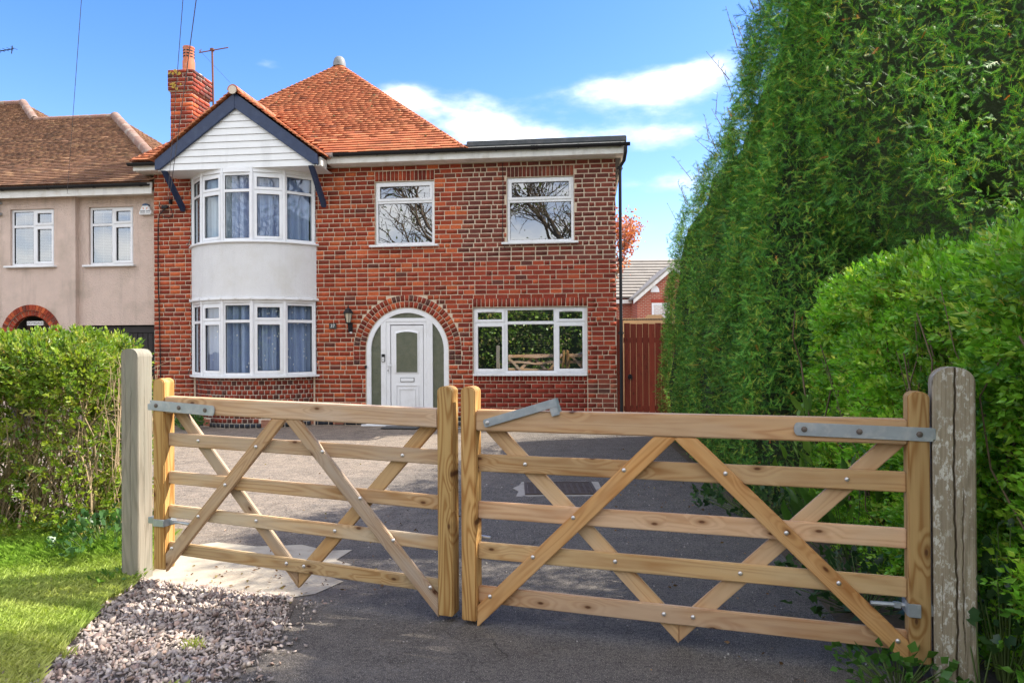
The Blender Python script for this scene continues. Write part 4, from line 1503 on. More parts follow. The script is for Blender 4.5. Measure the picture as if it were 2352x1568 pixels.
ab = tag(empty('alarm_box', hw(-0.345, 0.285, 4.40), -PSI), 'white burglar alarm box with dark blue top under the neighbour\'s gutter', 'alarm box')
poly = [(-0.135, -0.085), (-0.15, -0.045), (-0.075, 0.105), (0.07, 0.105), (0.14, -0.045), (0.125, -0.085)]
MB().prism(poly, -0.07, 0.0).build('casing', M['upvc'], ab, bevel=0.012)
capp = [(-0.078, 0.105)] + [(0.076 * math.cos(a) - 0.002, 0.105 + 0.05 * math.sin(a)) for a in np.linspace(math.pi, 0, 9)][1:-1] + [(0.074, 0.105)]
MB().prism(capp, -0.068, 0.0).build('strobe_cover', plain('navy_lens', (0.02, 0.06, 0.14), 0.25), ab, bevel=0.006)
M['orange'] = plain('logo_orange', (0.65, 0.20, 0.07), 0.5)
mb = MB()
for sgn in (-1, 1):
    mb.prism([(sgn * 0.03, 0.02), (sgn * 0.055, 0.045), (sgn * 0.05, 0.075), (sgn * 0.032, 0.06)], -0.0725, -0.0702)
mb.build('logo', M['orange'], ab)
mb = MB()
rr = random.Random(3)
x = -0.11
while x < 0.1:                                    # print too small to read in the photograph: broken dark marks
    w_ = rr.uniform(0.006, 0.016)
    if abs(x) > 0.012:
        mb.box(x, x + w_, -0.0722, -0.0702, -0.022 + rr.uniform(-.002, .002), 0.0)
        mb.box(x, x + w_ * 0.8, -0.0722, -0.0702, -0.05, -0.036)
    x += w_ + 0.006
mb.build('small_print', M['ink'], ab)

la = tag(empty('wall_lantern', hw(4.21, -0.012, 1.79), -PSI), 'black coach lantern on the wall between number plaque and door arch', 'lantern')
MB().box(-0.04, 0.05, -0.02, 0.012, 0.0, 0.19).build('back_plate', M['black'], la, bevel=0.006)
MB().tube([(0.005, -0.02, 0.03), (0.005, -0.09, 0.05), (0.005, -0.12, 0.12), (0.0, -0.12, 0.17)], 0.014, 8).lathe([(0.02, -0.02), (0.028, 0.0), (0.02, 0.03)], 10, (0.01, -0.06, 0.04)).build('arm', M['black'], la, smooth=True)
n = 6
mb = MB()
for k in range(n):
    a = math.pi * 2 * k / n
    c, s_ = math.cos(a), math.sin(a)
    mb.tube([(0.045 * c, -0.12 + 0.045 * s_, 0.18), (0.083 * c, -0.12 + 0.083 * s_, 0.375)], 0.006, 5)
mb.lathe([(0.03, 0.16), (0.05, 0.17), (0.05, 0.19), (0.03, 0.19)], 6, (0, -0.12, 0)).lathe([(0.105, 0.37), (0.105, 0.385), (0.05, 0.46), (0.02, 0.475), (0.012, 0.50), (0.018, 0.515), (0.0, 0.53)], 6, (0, -0.12, 0))
mb.build('cage', M['black'], la)
MB().lathe([(0.042, 0.19), (0.078, 0.372)], 6, (0, -0.12, 0)).build('glass', plain('lantern_glass', (0.55, 0.50, 0.38), 0.2, 0.1), la)
MB().lathe([(0.018, -0.03), (0.026, -0.02), (0.026, 0.0), (0.0, 0.01)], 10, (0.03, -0.045, 0.0)).build('motion_sensor', M['upvc'], la, smooth=True)
bx = tag(MB().box(-0.02, 0.012, -0.03, 0.03, 0, 0.06).lathe([(0.012, -0.034), (0.012, -0.03)], 8, (-0.004, 0, 0.03), 'y').build('door_camera', M['black'], None, bevel=0.005), 'tiny black sensor box clipped to the left edge of the white door frame', 'sensor')
bx.location, bx.rotation_euler = hw(4.53, -0.0, 1.06), (0, 0, -PSI)

ae = tag(empty('television_aerial', hw(0.56, 1.36, 5.6), -PSI), 'thin rusty aerial mast with one crossbar beside the brick chimney', 'aerial')
MB().tube([(0, 0, 0), (-0.045, 0, 2.66)], 0.022, 8).build('mast', M['rust'], ae, smooth=True)
MB().tube([(-0.36, 0.0, 2.60), (0.34, 0, 2.68)], 0.012, 6).build('boom', M['rust'], ae)
MB().box(-0.085, -0.005, -0.04, 0.04, 2.62, 2.68).build('clamp', M['rust'], ae, bevel=0.01)
MB().tube([(-0.33, 0, 2.61), (-0.365, 0, 2.67)], 0.008, 5).tube([(-0.33, 0, 2.61), (-0.31, 0, 2.68)], 0.008, 5).build('dipole', M['rust'], ae)
MB().tube([(-0.30, 0, 2.6), (0.22, 0.3, 2.0)], 0.003, 4).build('stay_wire', M['black'], ae)
ae2 = tag(empty('television_aerial', (-13.45, 18.0, 6.4)), 'tip of a dark spiky aerial above the neighbour\'s roof at the picture\'s edge', 'aerial')
MB().tube([(-0.35, 0, -0.6), (-0.35, 0, 2.9)], 0.02, 6).build('mast', M['black'], ae2)
MB().tube([(-0.6, 0, 2.84), (0.33, 0, 3.0)], 0.013, 6).build('boom', M['black'], ae2)
mb = MB()
for k in range(9):
    x = -0.55 + k * 0.11
    mb.tube([(x, -0.1, 2.85 + (x + .6) * .17), (x + 0.03, 0.1, 2.86 + (x + .6) * .17)], 0.006, 4)
mb.tube([(0.28, 0, 2.87), (0.30, 0, 3.08)], 0.012, 5).tube([(-.2, 0, 2.88), (-.1, 0, 2.74), (-.35, 0, 2.68)], 0.008, 5)
mb.build('elements', M['black'], ae2)


def cable(p0, p1, sag, label, r=0.006):
    p0, p1 = Vector(p0), Vector(p1)
    pts = [p0.lerp(p1, i / 24) - Vector((0, 0, sag * 4 * (i / 24) * (1 - i / 24))) for i in range(25)]
    o = MB().tube(pts, r, 5).build('overhead_cable', M['cable'], None, smooth=True)
    return tag(o, label, 'cable', 'overhead telephone cables')


M['cable'] = plain('cable_sheath', (0.10, 0.10, 0.11), 0.4, 0.2)
cable(hw(0.40, -0.09, 4.54), (5.25, -8.0, 9.05), 0.1, 'overhead cable crossing the chimney pot, nearer the aerial mast')
cable(hw(0.36, -0.09, 4.52), (4.75, -8.0, 9.05), 0.12, 'overhead cable left of its twin, crossing chimney and navy gable', 0.0045)
cable(hw(-2.08, 0.15, 4.72), (5.9, -8.0, 9.1), 0.1, 'faint lone overhead cable running down to the pebbledash house', 0.004)
tp_ = tag(empty('telegraph_pole', (5.3, -8.05, 0)), 'wooden telegraph pole across the road carrying the overhead cables', 'pole')
MB().tube([(0, 0, -0.1), (0, 0, 9.4)], [0.13, 0.09], 10).build('pole', M['bark'], tp_, smooth=True)
MB().box(-0.7, 0.8, -0.05, 0.05, 8.95, 9.07).build('crossarm', M['bark'], tp_)

# curtains behind the bay glass
mcur, nt, b_ = mat_base('blue_curtain')
v_ = coords(nt, 'Object')
n_ = nodes_noise(nt, coords(nt, 'Object', (14, 14, 0.3)), 1.0, 2)
c_ = mixc(nt, n_, (0.22, 0.29, 0.50), (0.50, 0.56, 0.70))  # vertical streaks paint light and shade of the folds into the cloth
nt.links.new(c_, b_.inputs['Base Color'])
b_.inputs['Roughness'].default_value = 0.9
M['curtain'] = mcur
mcur, nt, b_ = mat_base('pale_net')
c_ = mixc(nt, nodes_noise(nt, coords(nt), 5, 3), (0.34, 0.42, 0.50), (0.46, 0.54, 0.60))
nt.links.new(c_, b_.inputs['Base Color'])
M['net'] = mcur


def curtain(th0, th1, z0, z1, label, mat, spots, gather):
    n = int((th1 - th0) * 190)
    vs, fs = [], []
    for i in range(n + 1):
        th = th0 + (th1 - th0) * i / n
        r = BRAD - 0.17 + 0.05 * math.sin(th * gather) + 0.018 * math.sin(th * gather * 2.3 + 1)
        p = arc(r, th, 0)
        vs += [(p[0], p[1], z0), (p[0], p[1], z1)]
    for i in range(n):
        fs.append((2 * i, 2 * i + 2, 2 * i + 3, 2 * i + 1))
    root = tag(empty('curtain', O, -PSI), label, 'curtain', 'curtains in the round bay')
    MB().add(vs, fs).build('cloth', mat, root, smooth=True)
    if spots:
        mb = MB()
        rs = random.Random(int(th0 * 100))
        for k in range(spots):
            th = rs.uniform(th0 + .03, th1 - .03)
            zz = z0 + 0.12 + (z1 - z0 - 0.2) * rs.random()
            r = BRAD - 0.156 + 0.032 * math.sin(th * gather) + 0.014 * math.sin(th * gather * 2.3 + 1) + 0.004
            Mx = T(arc(r, th, zz)) @ Matrix.Rotation(th, 4, 'Z')
            q = MB(Mx)
            q.box(-0.012, 0.012, 0, 0.002, -0.016, 0.016)
            mb.add(q.v, q.f)
        mb.build('dots', M['paper'], root)
    MB().tube([arc(BRAD - 0.16, th0 + (th1 - th0) * i / 12, z1 + 0.005) for i in range(13)], 0.014, 6).build('rail', M['upvc'], root)


curtain(-0.955, -0.02, 0.96, 2.38, 'dark blue curtain behind the left lights of the ground floor bay', M['curtain'], 14, 58)
curtain(0.02, 0.955, 0.96, 2.38, 'dotted blue curtain behind the right lights of the ground floor bay', M['curtain'], 46, 46)
curtain(-0.955, -0.12, 3.6, 4.92, 'pale blue curtain behind the left lights of the upper bay', M['net'], 0, 52)
curtain(-0.10, 0.955, 3.6, 4.92, 'grey blue curtain drawn across the right lights of the upper bay', M['curtain'], 0, 50)


def blind(s0, s1, t, z0, z1, label, mat, step=0.034):
    root = tag(empty('venetian_blind', hw(s0, t, z0), -PSI), label, 'blind', 'venetian blinds')
    n = int((z1 - z0) / step)
    for k in range(n):
        q = k * step + 0.01
        MB().add([(0, -0.012, q), (s1 - s0, -0.012, q), (s1 - s0, 0.012, q + 0.006), (0, 0.012, q + 0.006)], [(0, 1, 2, 3)]).build('slat', mat, root)
    MB().box(0, s1 - s0, -0.02, 0.02, z1 - z0 - 0.03, z1 - z0).build('head_rail', mat, root)
    mb = MB()
    for f in (0.2, 0.8):
        x = (s1 - s0) * f
        mb.tube([(x, -0.014, 0), (x, -0.014, z1 - z0)], 0.002, 4)
    mb.build('ladder_cord', mat, root)


M['slat'] = plain('blind_slat', (0.42, 0.36, 0.25), 0.5)
M['slat_w'] = plain('white_slat', (0.62, 0.63, 0.62), 0.5)
blind(7.40, 8.28, 0.2, 0.99, 2.18, 'thin slatted blind behind the middle pane of the kitchen window', M['slat'], 0.05)
blind(-3.40, -2.48, 0.36, 3.33, 4.45, 'white slatted blind in the neighbour\'s upper left window', M['slat_w'])
blind(-1.65, -0.73, 0.46, 3.33, 4.46, 'white slatted blind in the neighbour\'s window beside the alarm box', M['slat_w'])

# string lights hung down both sides of the bay
def string_light(pts, label):
    root = tag(empty('string_lights', O, -PSI), label, 'string lights', 'string lights on the bay')
    MB().tube(pts, 0.006, 5).build('wire', M['slate'], root)
    mb = MB()
    for a, b in zip(pts, pts[1:]):
        L_ = (Vector(b) - Vector(a)).length
        k = max(1, int(L_ / 0.09))
        for i in range(k):
            p = Vector(a).lerp(Vector(b), (i + 0.5) / k)
            x, y, zz = p.x + jit(0.02), p.y - 0.012, p.z + jit(0.02)
            mb.add([(x - .011, y, zz), (x, y - .011, zz), (x + .011, y, zz), (x, y + .011, zz), (x, y, zz + .016), (x, y, zz - .016)],
                   [(0, 1, 4), (1, 2, 4), (2, 3, 4), (3, 0, 4), (1, 0, 5), (2, 1, 5), (3, 2, 5), (0, 3, 5)])
    mb.build('bulbs', M['bolt'], root)


string_light([(0.83, -0.02, 5.0), (0.84, -0.02, 4.4), (0.83, -0.02, 3.75), (0.76, -0.05, 3.58)], 'string of small bulbs down the left side of the upper bay')
string_light([(0.83, -0.02, 2.45), (0.84, -0.02, 1.7), (0.82, -0.02, 1.1), (0.77, -0.05, 0.96)], 'string of small bulbs down the left side of the lower bay')
string_light([(3.49, -0.02, 5.0), (3.495, -0.02, 4.3), (3.485, -0.02, 3.6)], 'string of small bulbs right of the upper bay beside the wall')
string_light([(3.50, -0.02, 2.42), (3.505, -0.02, 1.7), (3.51, -0.02, 1.0)], 'string of small bulbs right of the lower bay beside the wall')

# ================================================================== side gate of red brown boards
sd = tag(empty('side_gate', hw(9.5, 0.12, -0.08), -PSI), 'tall red brown boarded side gate between house and yew hedge', 'gate')
n = 9
for k in range(n):
    a = 0.15 + k * 0.118
    o = MB().box(0, 1.93 + jit(0.012), -0.011, 0.011, -0.056, 0.056).build('plank', M['side_gate'], sd, T((a + 0.059, jit(0.003), 0.06)) @ Matrix.Rotation(-math.pi / 2, 4, 'Y'), bevel=0.004)
    kk = random.uniform(0.8, 1.25)
    o.color = (kk, kk, kk, 1)
MB().box(0, 2.07, -0.05, 0.05, -0.06, 0.06).build('gate_post', M['side_gate'], sd, T((0.07, 0.0, 0.0)) @ Matrix.Rotation(-math.pi / 2, 4, 'Y'), bevel=0.006)
MB().box(0.14, 1.22, 0.012, 0.05, 1.62, 1.72).box(0.14, 1.22, 0.012, 0.05, 0.3, 0.4).build('ledge', M['side_gate'], sd)
MB().lathe([(0.045, -0.012), (0.045, -0.02), (0.03, -0.024)], 14, (0.26, 0, 0.97), 'y').tube([(0.26 + 0.04 * math.sin(a), -0.03, 0.95 - 0.04 * math.cos(a)) for a in np.linspace(-2.6, 2.6, 14)], 0.007, 6).build('ring_handle', M['black'], sd)
mb = MB().tube([(0.0, 0.02, 2.07), (1.3, 0.0, 2.07)], 0.012, 6)
for k in range(44):
    x = 0.02 + k * 0.03
    mb.tube([(x, 0.02, 2.05), (x + jit(.01), 0.015, 2.095)], 0.003, 3)
mb.build('spike_strip', M['black'], sd)
shed = tag(MB().box(-0.02, 1.4, 0, 0.05, 0, 2.12).prism([(0.55, 2.12), (0.62, 2.19), (0.9, 2.19), (0.96, 2.12)], 0, 0.05).build('garden_fence_panel', plain('pale_timber', (0.5, 0.35, 0.2), 0.8, 0.2, 5)), 'pale timber panel just showing above the red brown side gate', 'fence')
shed.location, shed.rotation_euler = hw(9.62, 1.6, -0.05), (0, 0, -PSI)

# ================================================================== the far house and its copper-leaved tree
fh = tag(empty('distant_house', (0, 0, 0)), 'far red brick house with grey tiled roof and gabled front wing', 'house')
mfb, nt, b_ = mat_base('far_brick')
br = nt.nodes.new('ShaderNodeTexBrick')
br.inputs['Scale'].default_value = 1.0
br.inputs['Brick Width'].default_value = 0.225
br.inputs['Row Height'].default_value = 0.085
br.inputs['Mortar Size'].default_value = 0.012
br.inputs['Color1'].default_value = (0.42, 0.085, 0.045, 1)
br.inputs['Color2'].default_value = (0.33, 0.06, 0.035, 1)
br.inputs['Mortar'].default_value = (0.42, 0.30, 0.22, 1)
tc = nt.nodes.new('ShaderNodeTexCoord')
mp = nt.nodes.new('ShaderNodeMapping')
mp.inputs['Rotation'].default_value = (math.pi / 2, 0, 0)
nt.links.new(tc.outputs['Object'], mp.inputs['Vector'])
nt.links.new(mp.outputs[0], br.inputs['Vector'])
nt.links.new(br.outputs['Color'], b_.inputs['Base Color'])
b_.inputs['Roughness'].default_value = 0.9
M['far_brick'] = mfb
M['far_tile'] = plain('concrete_tile', (0.27, 0.245, 0.215), 0.9, 0.25, 1.5, dirt=(0.33, 0.31, 0.27), dscale=0.8)
MB().box(3.0, 16, 36, 43, -0.1, 4.0).build('wall', M['far_brick'], fh)
# wing: gable end towards the viewer
MB().prism([(6.32, -0.1), (9.9, -0.1), (9.9, 3.75), (8.11, 5.2), (6.32, 3.75)], 34.4, 36.2).build('wing_wall', M['far_brick'], fh)
fr_ = MB().add([(2.8, 35.8, 3.9), (16.2, 35.8, 3.9), (16.2, 39.5, 6.35), (2.8, 39.5, 6.35), (2.8, 43.2, 3.9), (16.2, 43.2, 3.9)], [(0, 1, 2, 3), (3, 2, 5, 4)]).build('roof', M['far_tile'], fh)
for k in range(13):
    f0, f1 = k / 13, (k + 1.12) / 13
    y0, z0, y1, z1 = 35.8 + 3.7 * f0, 3.9 + 2.45 * f0, 35.8 + 3.7 * min(f1, 1), 3.9 + 2.45 * min(f1, 1)
    MB().hexa([(2.8, y0 - 0.03, z0 + 0.02), (16.2, y0 - 0.03, z0 + 0.02), (16.2, y1, z1 - 0.0), (2.8, y1, z1 - 0.0),
               (2.8, y0 - 0.05, z0 + 0.10), (16.2, y0 - 0.05, z0 + 0.10), (16.2, y1, z1 + 0.03), (2.8, y1, z1 + 0.03)]).build('tile_course', M['far_tile'], fr_)
for sgn in (-1, 1):
    x1 = 8.11 + sgn * 2.0
    MB().prism([(8.11, 5.42), (x1, 3.72), (x1, 3.52), (8.11, 5.22)], 34.2, 34.3).build('barge_board', M['fascia'], fh)
    MB().hexa([(8.11, 34.2, 5.42), (x1, 34.2, 3.74), (x1, 37.5, 3.74), (8.11, 37.5, 5.42), (8.11, 34.2, 5.52), (x1, 34.2, 3.84), (x1, 37.5, 3.84), (8.11, 37.5, 5.52)]).build('wing_roof', M['far_tile'], fh)
MB().box(2.8, 6.3, 35.75, 35.8, 3.62, 3.82).build('fascia', M['fascia'], fh)
for x0 in (7.05, 8.9):
    wf = MB().ring(x0, x0 + 0.9, 2.75, 3.6 if x0 > 8 else 3.55, 0.09, 34.34, 34.42).build('window', M['upvc'], fh)
    MB().add([(x0 + .05, 34.39, 2.8), (x0 + .85, 34.39, 2.8), (x0 + .85, 34.39, 3.55), (x0 + .05, 34.39, 3.55)], [(0, 1, 2, 3)]).build('pane', M['glass_nb'], wf)
    MB().box(x0 - 0.12, x0 + 1.02, 34.3, 34.42, 2.62, 2.74).build('sill', M['fascia'], wf)
MB().prism([(7.22 + 0.22 * math.cos(a), 4.1 + 0.33 * math.sin(a)) for a in np.linspace(0, math.pi, 10)], 34.36, 34.42).build('gable_ornament', M['upvc'], fh)
MB().box(7.0, 8.0, 34.385, 34.42, 3.58, 3.74).build('window_head', plain('red_header', (0.34, 0.05, 0.03), 0.9), fh)
# ================================================================== field gates and their posts
GAM = math.atan(0.31)
G0 = Vector((-0.296, 3.79, 0.0))


def poly_piece(name, poly, n0, n1, origin, direction, mat, parent, bevel=0.004):
    """flat piece of timber in the gate's plane: polygon in (g,z), its own X axis laid along the grain"""
    ang = math.atan2(direction[1], direction[0])
    mw = T((origin[0], 0, origin[1])) @ Matrix.Rotation(-ang, 4, 'Y')
    inv = mw.inverted()
    loc = []
    for a, b in poly:
        q = inv @ Vector((a, 0, b))
        loc.append((q.x, q.z))
    o = MB().prism(loc, n0, n1).build(name, mat, parent, mw, bevel=bevel)
    k = random.uniform(0.8, 1.12)
    o.color = (k * random.uniform(0.95, 1.05), k, k * random.uniform(0.88, 1.12), 1)
    return o


def rail(name, g0, z0, g1, z1, h, n0, n1, mat, parent, bevel=0.005):
    return poly_piece(name, [(g0, z0 - h), (g1, z1 - h), (g1, z1), (g0, z0)], n0, n1, (g0, z0 - h / 2), (g1 - g0, z1 - z0), mat, parent, bevel)


def stile(g0, g1, z0, z1, n0, n1, parent, k):
    w = g1 - g0
    gc = (g0 + g1) / 2
    rise = 0.030
    pts = [(g0, z0), (g1, z0), (g1, z1 - rise)] + [(gc + w / 2 * math.cos(a), z1 - rise + rise * math.sin(a)) for a in np.linspace(0, math.pi, 11)][1:-1] + [(g0, z1 - rise)]
    o = poly_piece(k, pts, n0, n1, (gc, z0), (0, 1), M['stile'], parent, 0.006)
    return o


def brace(p0, p1, w, zt, gv, n0, n1, mat, parent):
    """p0 top end, p1 bottom end of the centre line; top cut level at zt, bottom cut plumb at gv"""
    p0, p1 = Vector(p0), Vector(p1)
    d = (p1 - p0).normalized()
    nrm = Vector((-d.y, d.x))
    poly = []
    for s in (1, -1):
        q = p0 + nrm * (w / 2 * s)
        t = (zt - q.y) / d.y
        a = q + d * t
        t = (gv - q.x) / d.x
        b = q + d * t
        poly.append((a, b))
    pts = [poly[0][0], poly[0][1], poly[1][1], poly[1][0]]
    return poly_piece('brace', [(p.x, p.y) for p in pts], n0, n1, (p0.x, p0.y), (d.x, d.y), mat, parent)


def bolts(pts, parent, n=-0.0405):
    base = None
    for g_, z_ in pts:
        if base is None:
            base = MB().lathe([(0.0, -0.008), (0.006, -0.0072), (0.010, -0.004), (0.0115, 0.0)], 12, (0, 0, 0), 'y').build('bolt', M['bolt'], parent, T((g_, n, z_)), smooth=True)
        else:
            o = base.copy()
            COL.objects.link(o)
            o.parent = parent
            o.matrix_local = T((g_, n, z_))


def strap(g0, g1, z0, z1, h, round_right, parent, bz):
    ang = math.atan2(z1 - z0, g1 - g0)
    Ln = math.hypot(g1 - g0, z1 - z0)
    e = [(Ln - h / 2 * 0.55 + h / 2 * 0.55 * math.cos(a), h / 2 * math.sin(a)) for a in np.linspace(-math.pi / 2, math.pi / 2, 9)]
    poly = [(0, h / 2), (0, -h / 2)] + e
    if not round_right:
        poly = [(Ln - x, -y) for x, y in poly]
    st = MB().prism(poly, -0.052, -0.046).build('strap_hinge', M['galv'], parent, T((g0, 0, z0)) @ Matrix.Rotation(-ang, 4, 'Y'), bevel=0.0015)
    for x in bz:
        MB().lathe([(0.0, -0.060), (0.007, -0.059), (0.007, -0.056), (0.014, -0.0545), (0.014, -0.0515)], 10, (x, 0, 0), 'y').build('hinge_bolt', M['rustbolt'], st)
    return st


M['rustbolt'] = plain('dull_bolt', (0.17, 0.14, 0.12), 0.5, 0.3, 60, metal=0.4)
# ---- left leaf
gl = tag(empty('field_gate', G0, -GAM), 'left of the paired wooden gates, its top rail level with the bay\'s brick base', 'gate', 'pair of five-bar driveway gates')
stile(-2.083, -1.993, 0.11, 1.325, -0.046, 0.046, gl, 'hinge_stile')
stile(-0.112, -0.024, 0.035, 1.30, -0.05, 0.05, gl, 'meeting_stile')
rail('top_rail', -1.9925, 1.21, -0.1125, 1.172, 0.103, -0.042, 0.04, M['gate_l'], gl, 0.006)
for a, b, h in ((0.976, 0.942, 0.083), (0.732, 0.687, 0.08), (0.517, 0.46, 0.08), (0.282, 0.222, 0.078)):
    rail('rail', -1.9925, a, -0.1125, b, h, -0.0125, 0.0125, M['gate_l'], gl)
brace((-1.145, 1.09), (-1.99, 0.155), 0.078, 1.0885, -1.9920, -0.040, -0.013, M['gate_l'], gl)
brace((-1.055, 1.088), (-0.145, 0.11), 0.078, 1.0865, -0.1130, -0.040, -0.013, M['gate_l'], gl)
brace((-1.925, 1.10), (-1.09, 0.17), 0.078, 1.104, -1.0505, 0.013, 0.040, M['gate_l'], gl)
brace((-0.185, 1.07), (-1.01, 0.17), 0.078, 1.071, -1.0495, 0.013, 0.040, M['gate_l'], gl)
bolts([(-1.533, 0.675), (-1.307, 0.918), (-0.844, 0.908), (-0.598, 0.65), (-1.736, 0.467), (-0.388, 0.425), (-1.942, 0.252), (-0.162, 0.182)], gl)
bolts([(-1.757, 0.934), (-0.341, 0.903), (-1.328, 0.462), (-0.781, 0.442), (-1.114, 0.222), (-0.993, 0.216)], gl, -0.0135)
strap(-2.10, -1.60, 1.155, 1.128, 0.064, True, gl, (0.05, 0.23, 0.43))
hb = MB().box(-2.0, -1.988, -0.05, 0.05, 0.385, 0.43).box(-2.075, -1.99, -0.056, -0.047, 0.385, 0.43).build('hinge_bracket', M['galv'], gl, bevel=0.002)
MB().tube([(-1.99, 0.0, 0.408), (-1.84, 0.0, 0.402)], 0.010, 8).lathe([(0.02, -0.01), (0.02, 0.01)], 6, (-1.965, 0, 0.407)).build('hinge_rod', M['galv'], hb, smooth=True)
MB().box(-2.15, -2.085, -0.02, 0.02, 0.39, 0.43).build('hinge_plate', M['galv'], gl, bevel=0.002)
MB().box(-2.14, -2.085, -0.03, 0.02, 1.12, 1.16).build('hinge_plate', M['galv'], gl, bevel=0.002)
MB().tube([(-0.05, 0.06, -0.0), (-0.05, 0.06, 0.5)], 0.008, 8).build('drop_bolt', M['galv'], gl, smooth=True)
gl_br = [o for o in bpy.data.objects if o.parent is gl and o.name.startswith('brace')]
gl_br[1].color = (0.82, 0.86, 1.05, 1)
gl_br[1]['label'] = 'greyer weathered brace'
gl_br[3].color = (1.0, 0.86, 0.66, 1)
# ---- right leaf
gr = tag(empty('field_gate', G0, -GAM), 'right of the paired wooden gates, carrying the tilted steel throw-over latch', 'gate', 'pair of five-bar driveway gates')
stile(0.028, 0.112, 0.025, 1.30, -0.05, 0.05, gr, 'meeting_stile')
stile(2.20, 2.288, 0.075, 1.305, -0.046, 0.046, gr, 'hinge_stile')
rail('top_rail', 0.1125, 1.172, 2.1995, 1.176, 0.112, -0.042, 0.04, M['gate_r'], gr, 0.006)
for a, b, h in ((0.928, 0.934, 0.094), (0.67, 0.675, 0.092), (0.447, 0.45, 0.09), (0.209, 0.21, 0.092)):
    rail('rail', 0.1125, a, 2.1995, b, h, -0.0125, 0.0125, M['gate_r'], gr)
brace((1.125, 1.06), (0.15, 0.085), 0.082, 1.0595, 0.1130, -0.040, -0.013, M['gate_r'], gr)
brace((1.215, 1.06), (2.18, 0.13), 0.082, 1.0595, 2.1990, -0.040, -0.013, M['gate_r'], gr)
brace((0.20, 1.06), (1.13, 0.12), 0.082, 1.0595, 1.1785, 0.013, 0.040, M['gate_r'], gr)
brace((2.15, 1.06), (1.22, 0.12), 0.082, 1.0595, 1.1795, 0.013, 0.040, M['gate_r'], gr)
gr_r = [o for o in bpy.data.objects if o.parent is gr and o.name.startswith('rail')]
gr_r[3].color = (0.86, 0.87, 0.95, 1)
gr_r[3]['label'] = 'greyer weathered bottom rail'
gr_b = [o for o in bpy.data.objects if o.parent is gr and o.name.startswith('brace')]
gr_b[0].color = (0.96, 0.86, 0.66, 1)
gr_b[1].color = (0.96, 0.84, 0.62, 1)
bolts([(0.915, 0.885), (0.65, 0.625), (0.431, 0.401), (0.189, 0.168), (1.409, 0.893), (1.684, 0.624), (1.91, 0.408), (2.154, 0.169)], gr)
bolts([(0.383, 0.886), (0.863, 0.408), (1.108, 0.165), (1.25, 0.166), (1.952, 0.888), (1.475, 0.404)], gr, -0.0135)
strap(1.72, 2.30, 1.122, 1.112, 0.062, False, gr, (0.045, 0.28, 0.525))
hb = MB().box(2.19, 2.2, -0.05, 0.05, 0.29, 0.345).box(2.195, 2.245, -0.058, -0.047, 0.288, 0.347).build('hinge_bracket', M['galv'], gr, bevel=0.002)
MB().tube([(2.19, 0.0, 0.322), (2.05, 0.0, 0.317)], 0.011, 8).lathe([(0.021, -0.01), (0.021, 0.01)], 6, (2.16, 0, 0.321)).build('hinge_rod', M['galv'], hb, smooth=True)
MB().box(2.289, 2.31, -0.03, 0.02, 0.29, 0.34).build('hinge_plate', M['galv'], gr, bevel=0.002)
MB().box(2.289, 2.31, -0.05, 0.02, 1.09, 1.14).build('hinge_plate', M['galv'], gr, bevel=0.002)
ang = math.atan2(0.115, 0.375)
lt = MB().prism([(-0.022, -0.016), (-0.014, -0.022), (0.40, -0.022), (0.40, 0.022), (-0.014, 0.022), (-0.022, 0.014)], -0.057, -0.047).build(
    'throw_over_latch', M['galv'], gr, T((0.185, 0, 1.107)) @ Matrix.Rotation(-ang, 4, 'Y'), bevel=0.002)
MB().box(0.388, 0.398, -0.047, 0.012, -0.065, 0.0215).box(0.355, 0.398, -0.0575, -0.0465, -0.065, -0.0225).box(0.36, 0.398, -0.002, 0.008, -0.065, 0.02).build('latch_hook', M['galv'], lt, bevel=0.0015)
MB().lathe([(0.0, -0.066), (0.009, -0.064), (0.013, -0.0575), (0.013, -0.05)], 12, (0, 0, 0), 'y').build('latch_pivot', M['bolt'], lt, smooth=True)
MB().tube([(0.07, 0.06, -0.0), (0.07, 0.06, 0.46)], 0.008, 8).tube([(0.07, 0.06, 0.46), (0.16, 0.06, 0.455)], 0.009, 8).build('drop_bolt', M['galv'], gr, smooth=True)


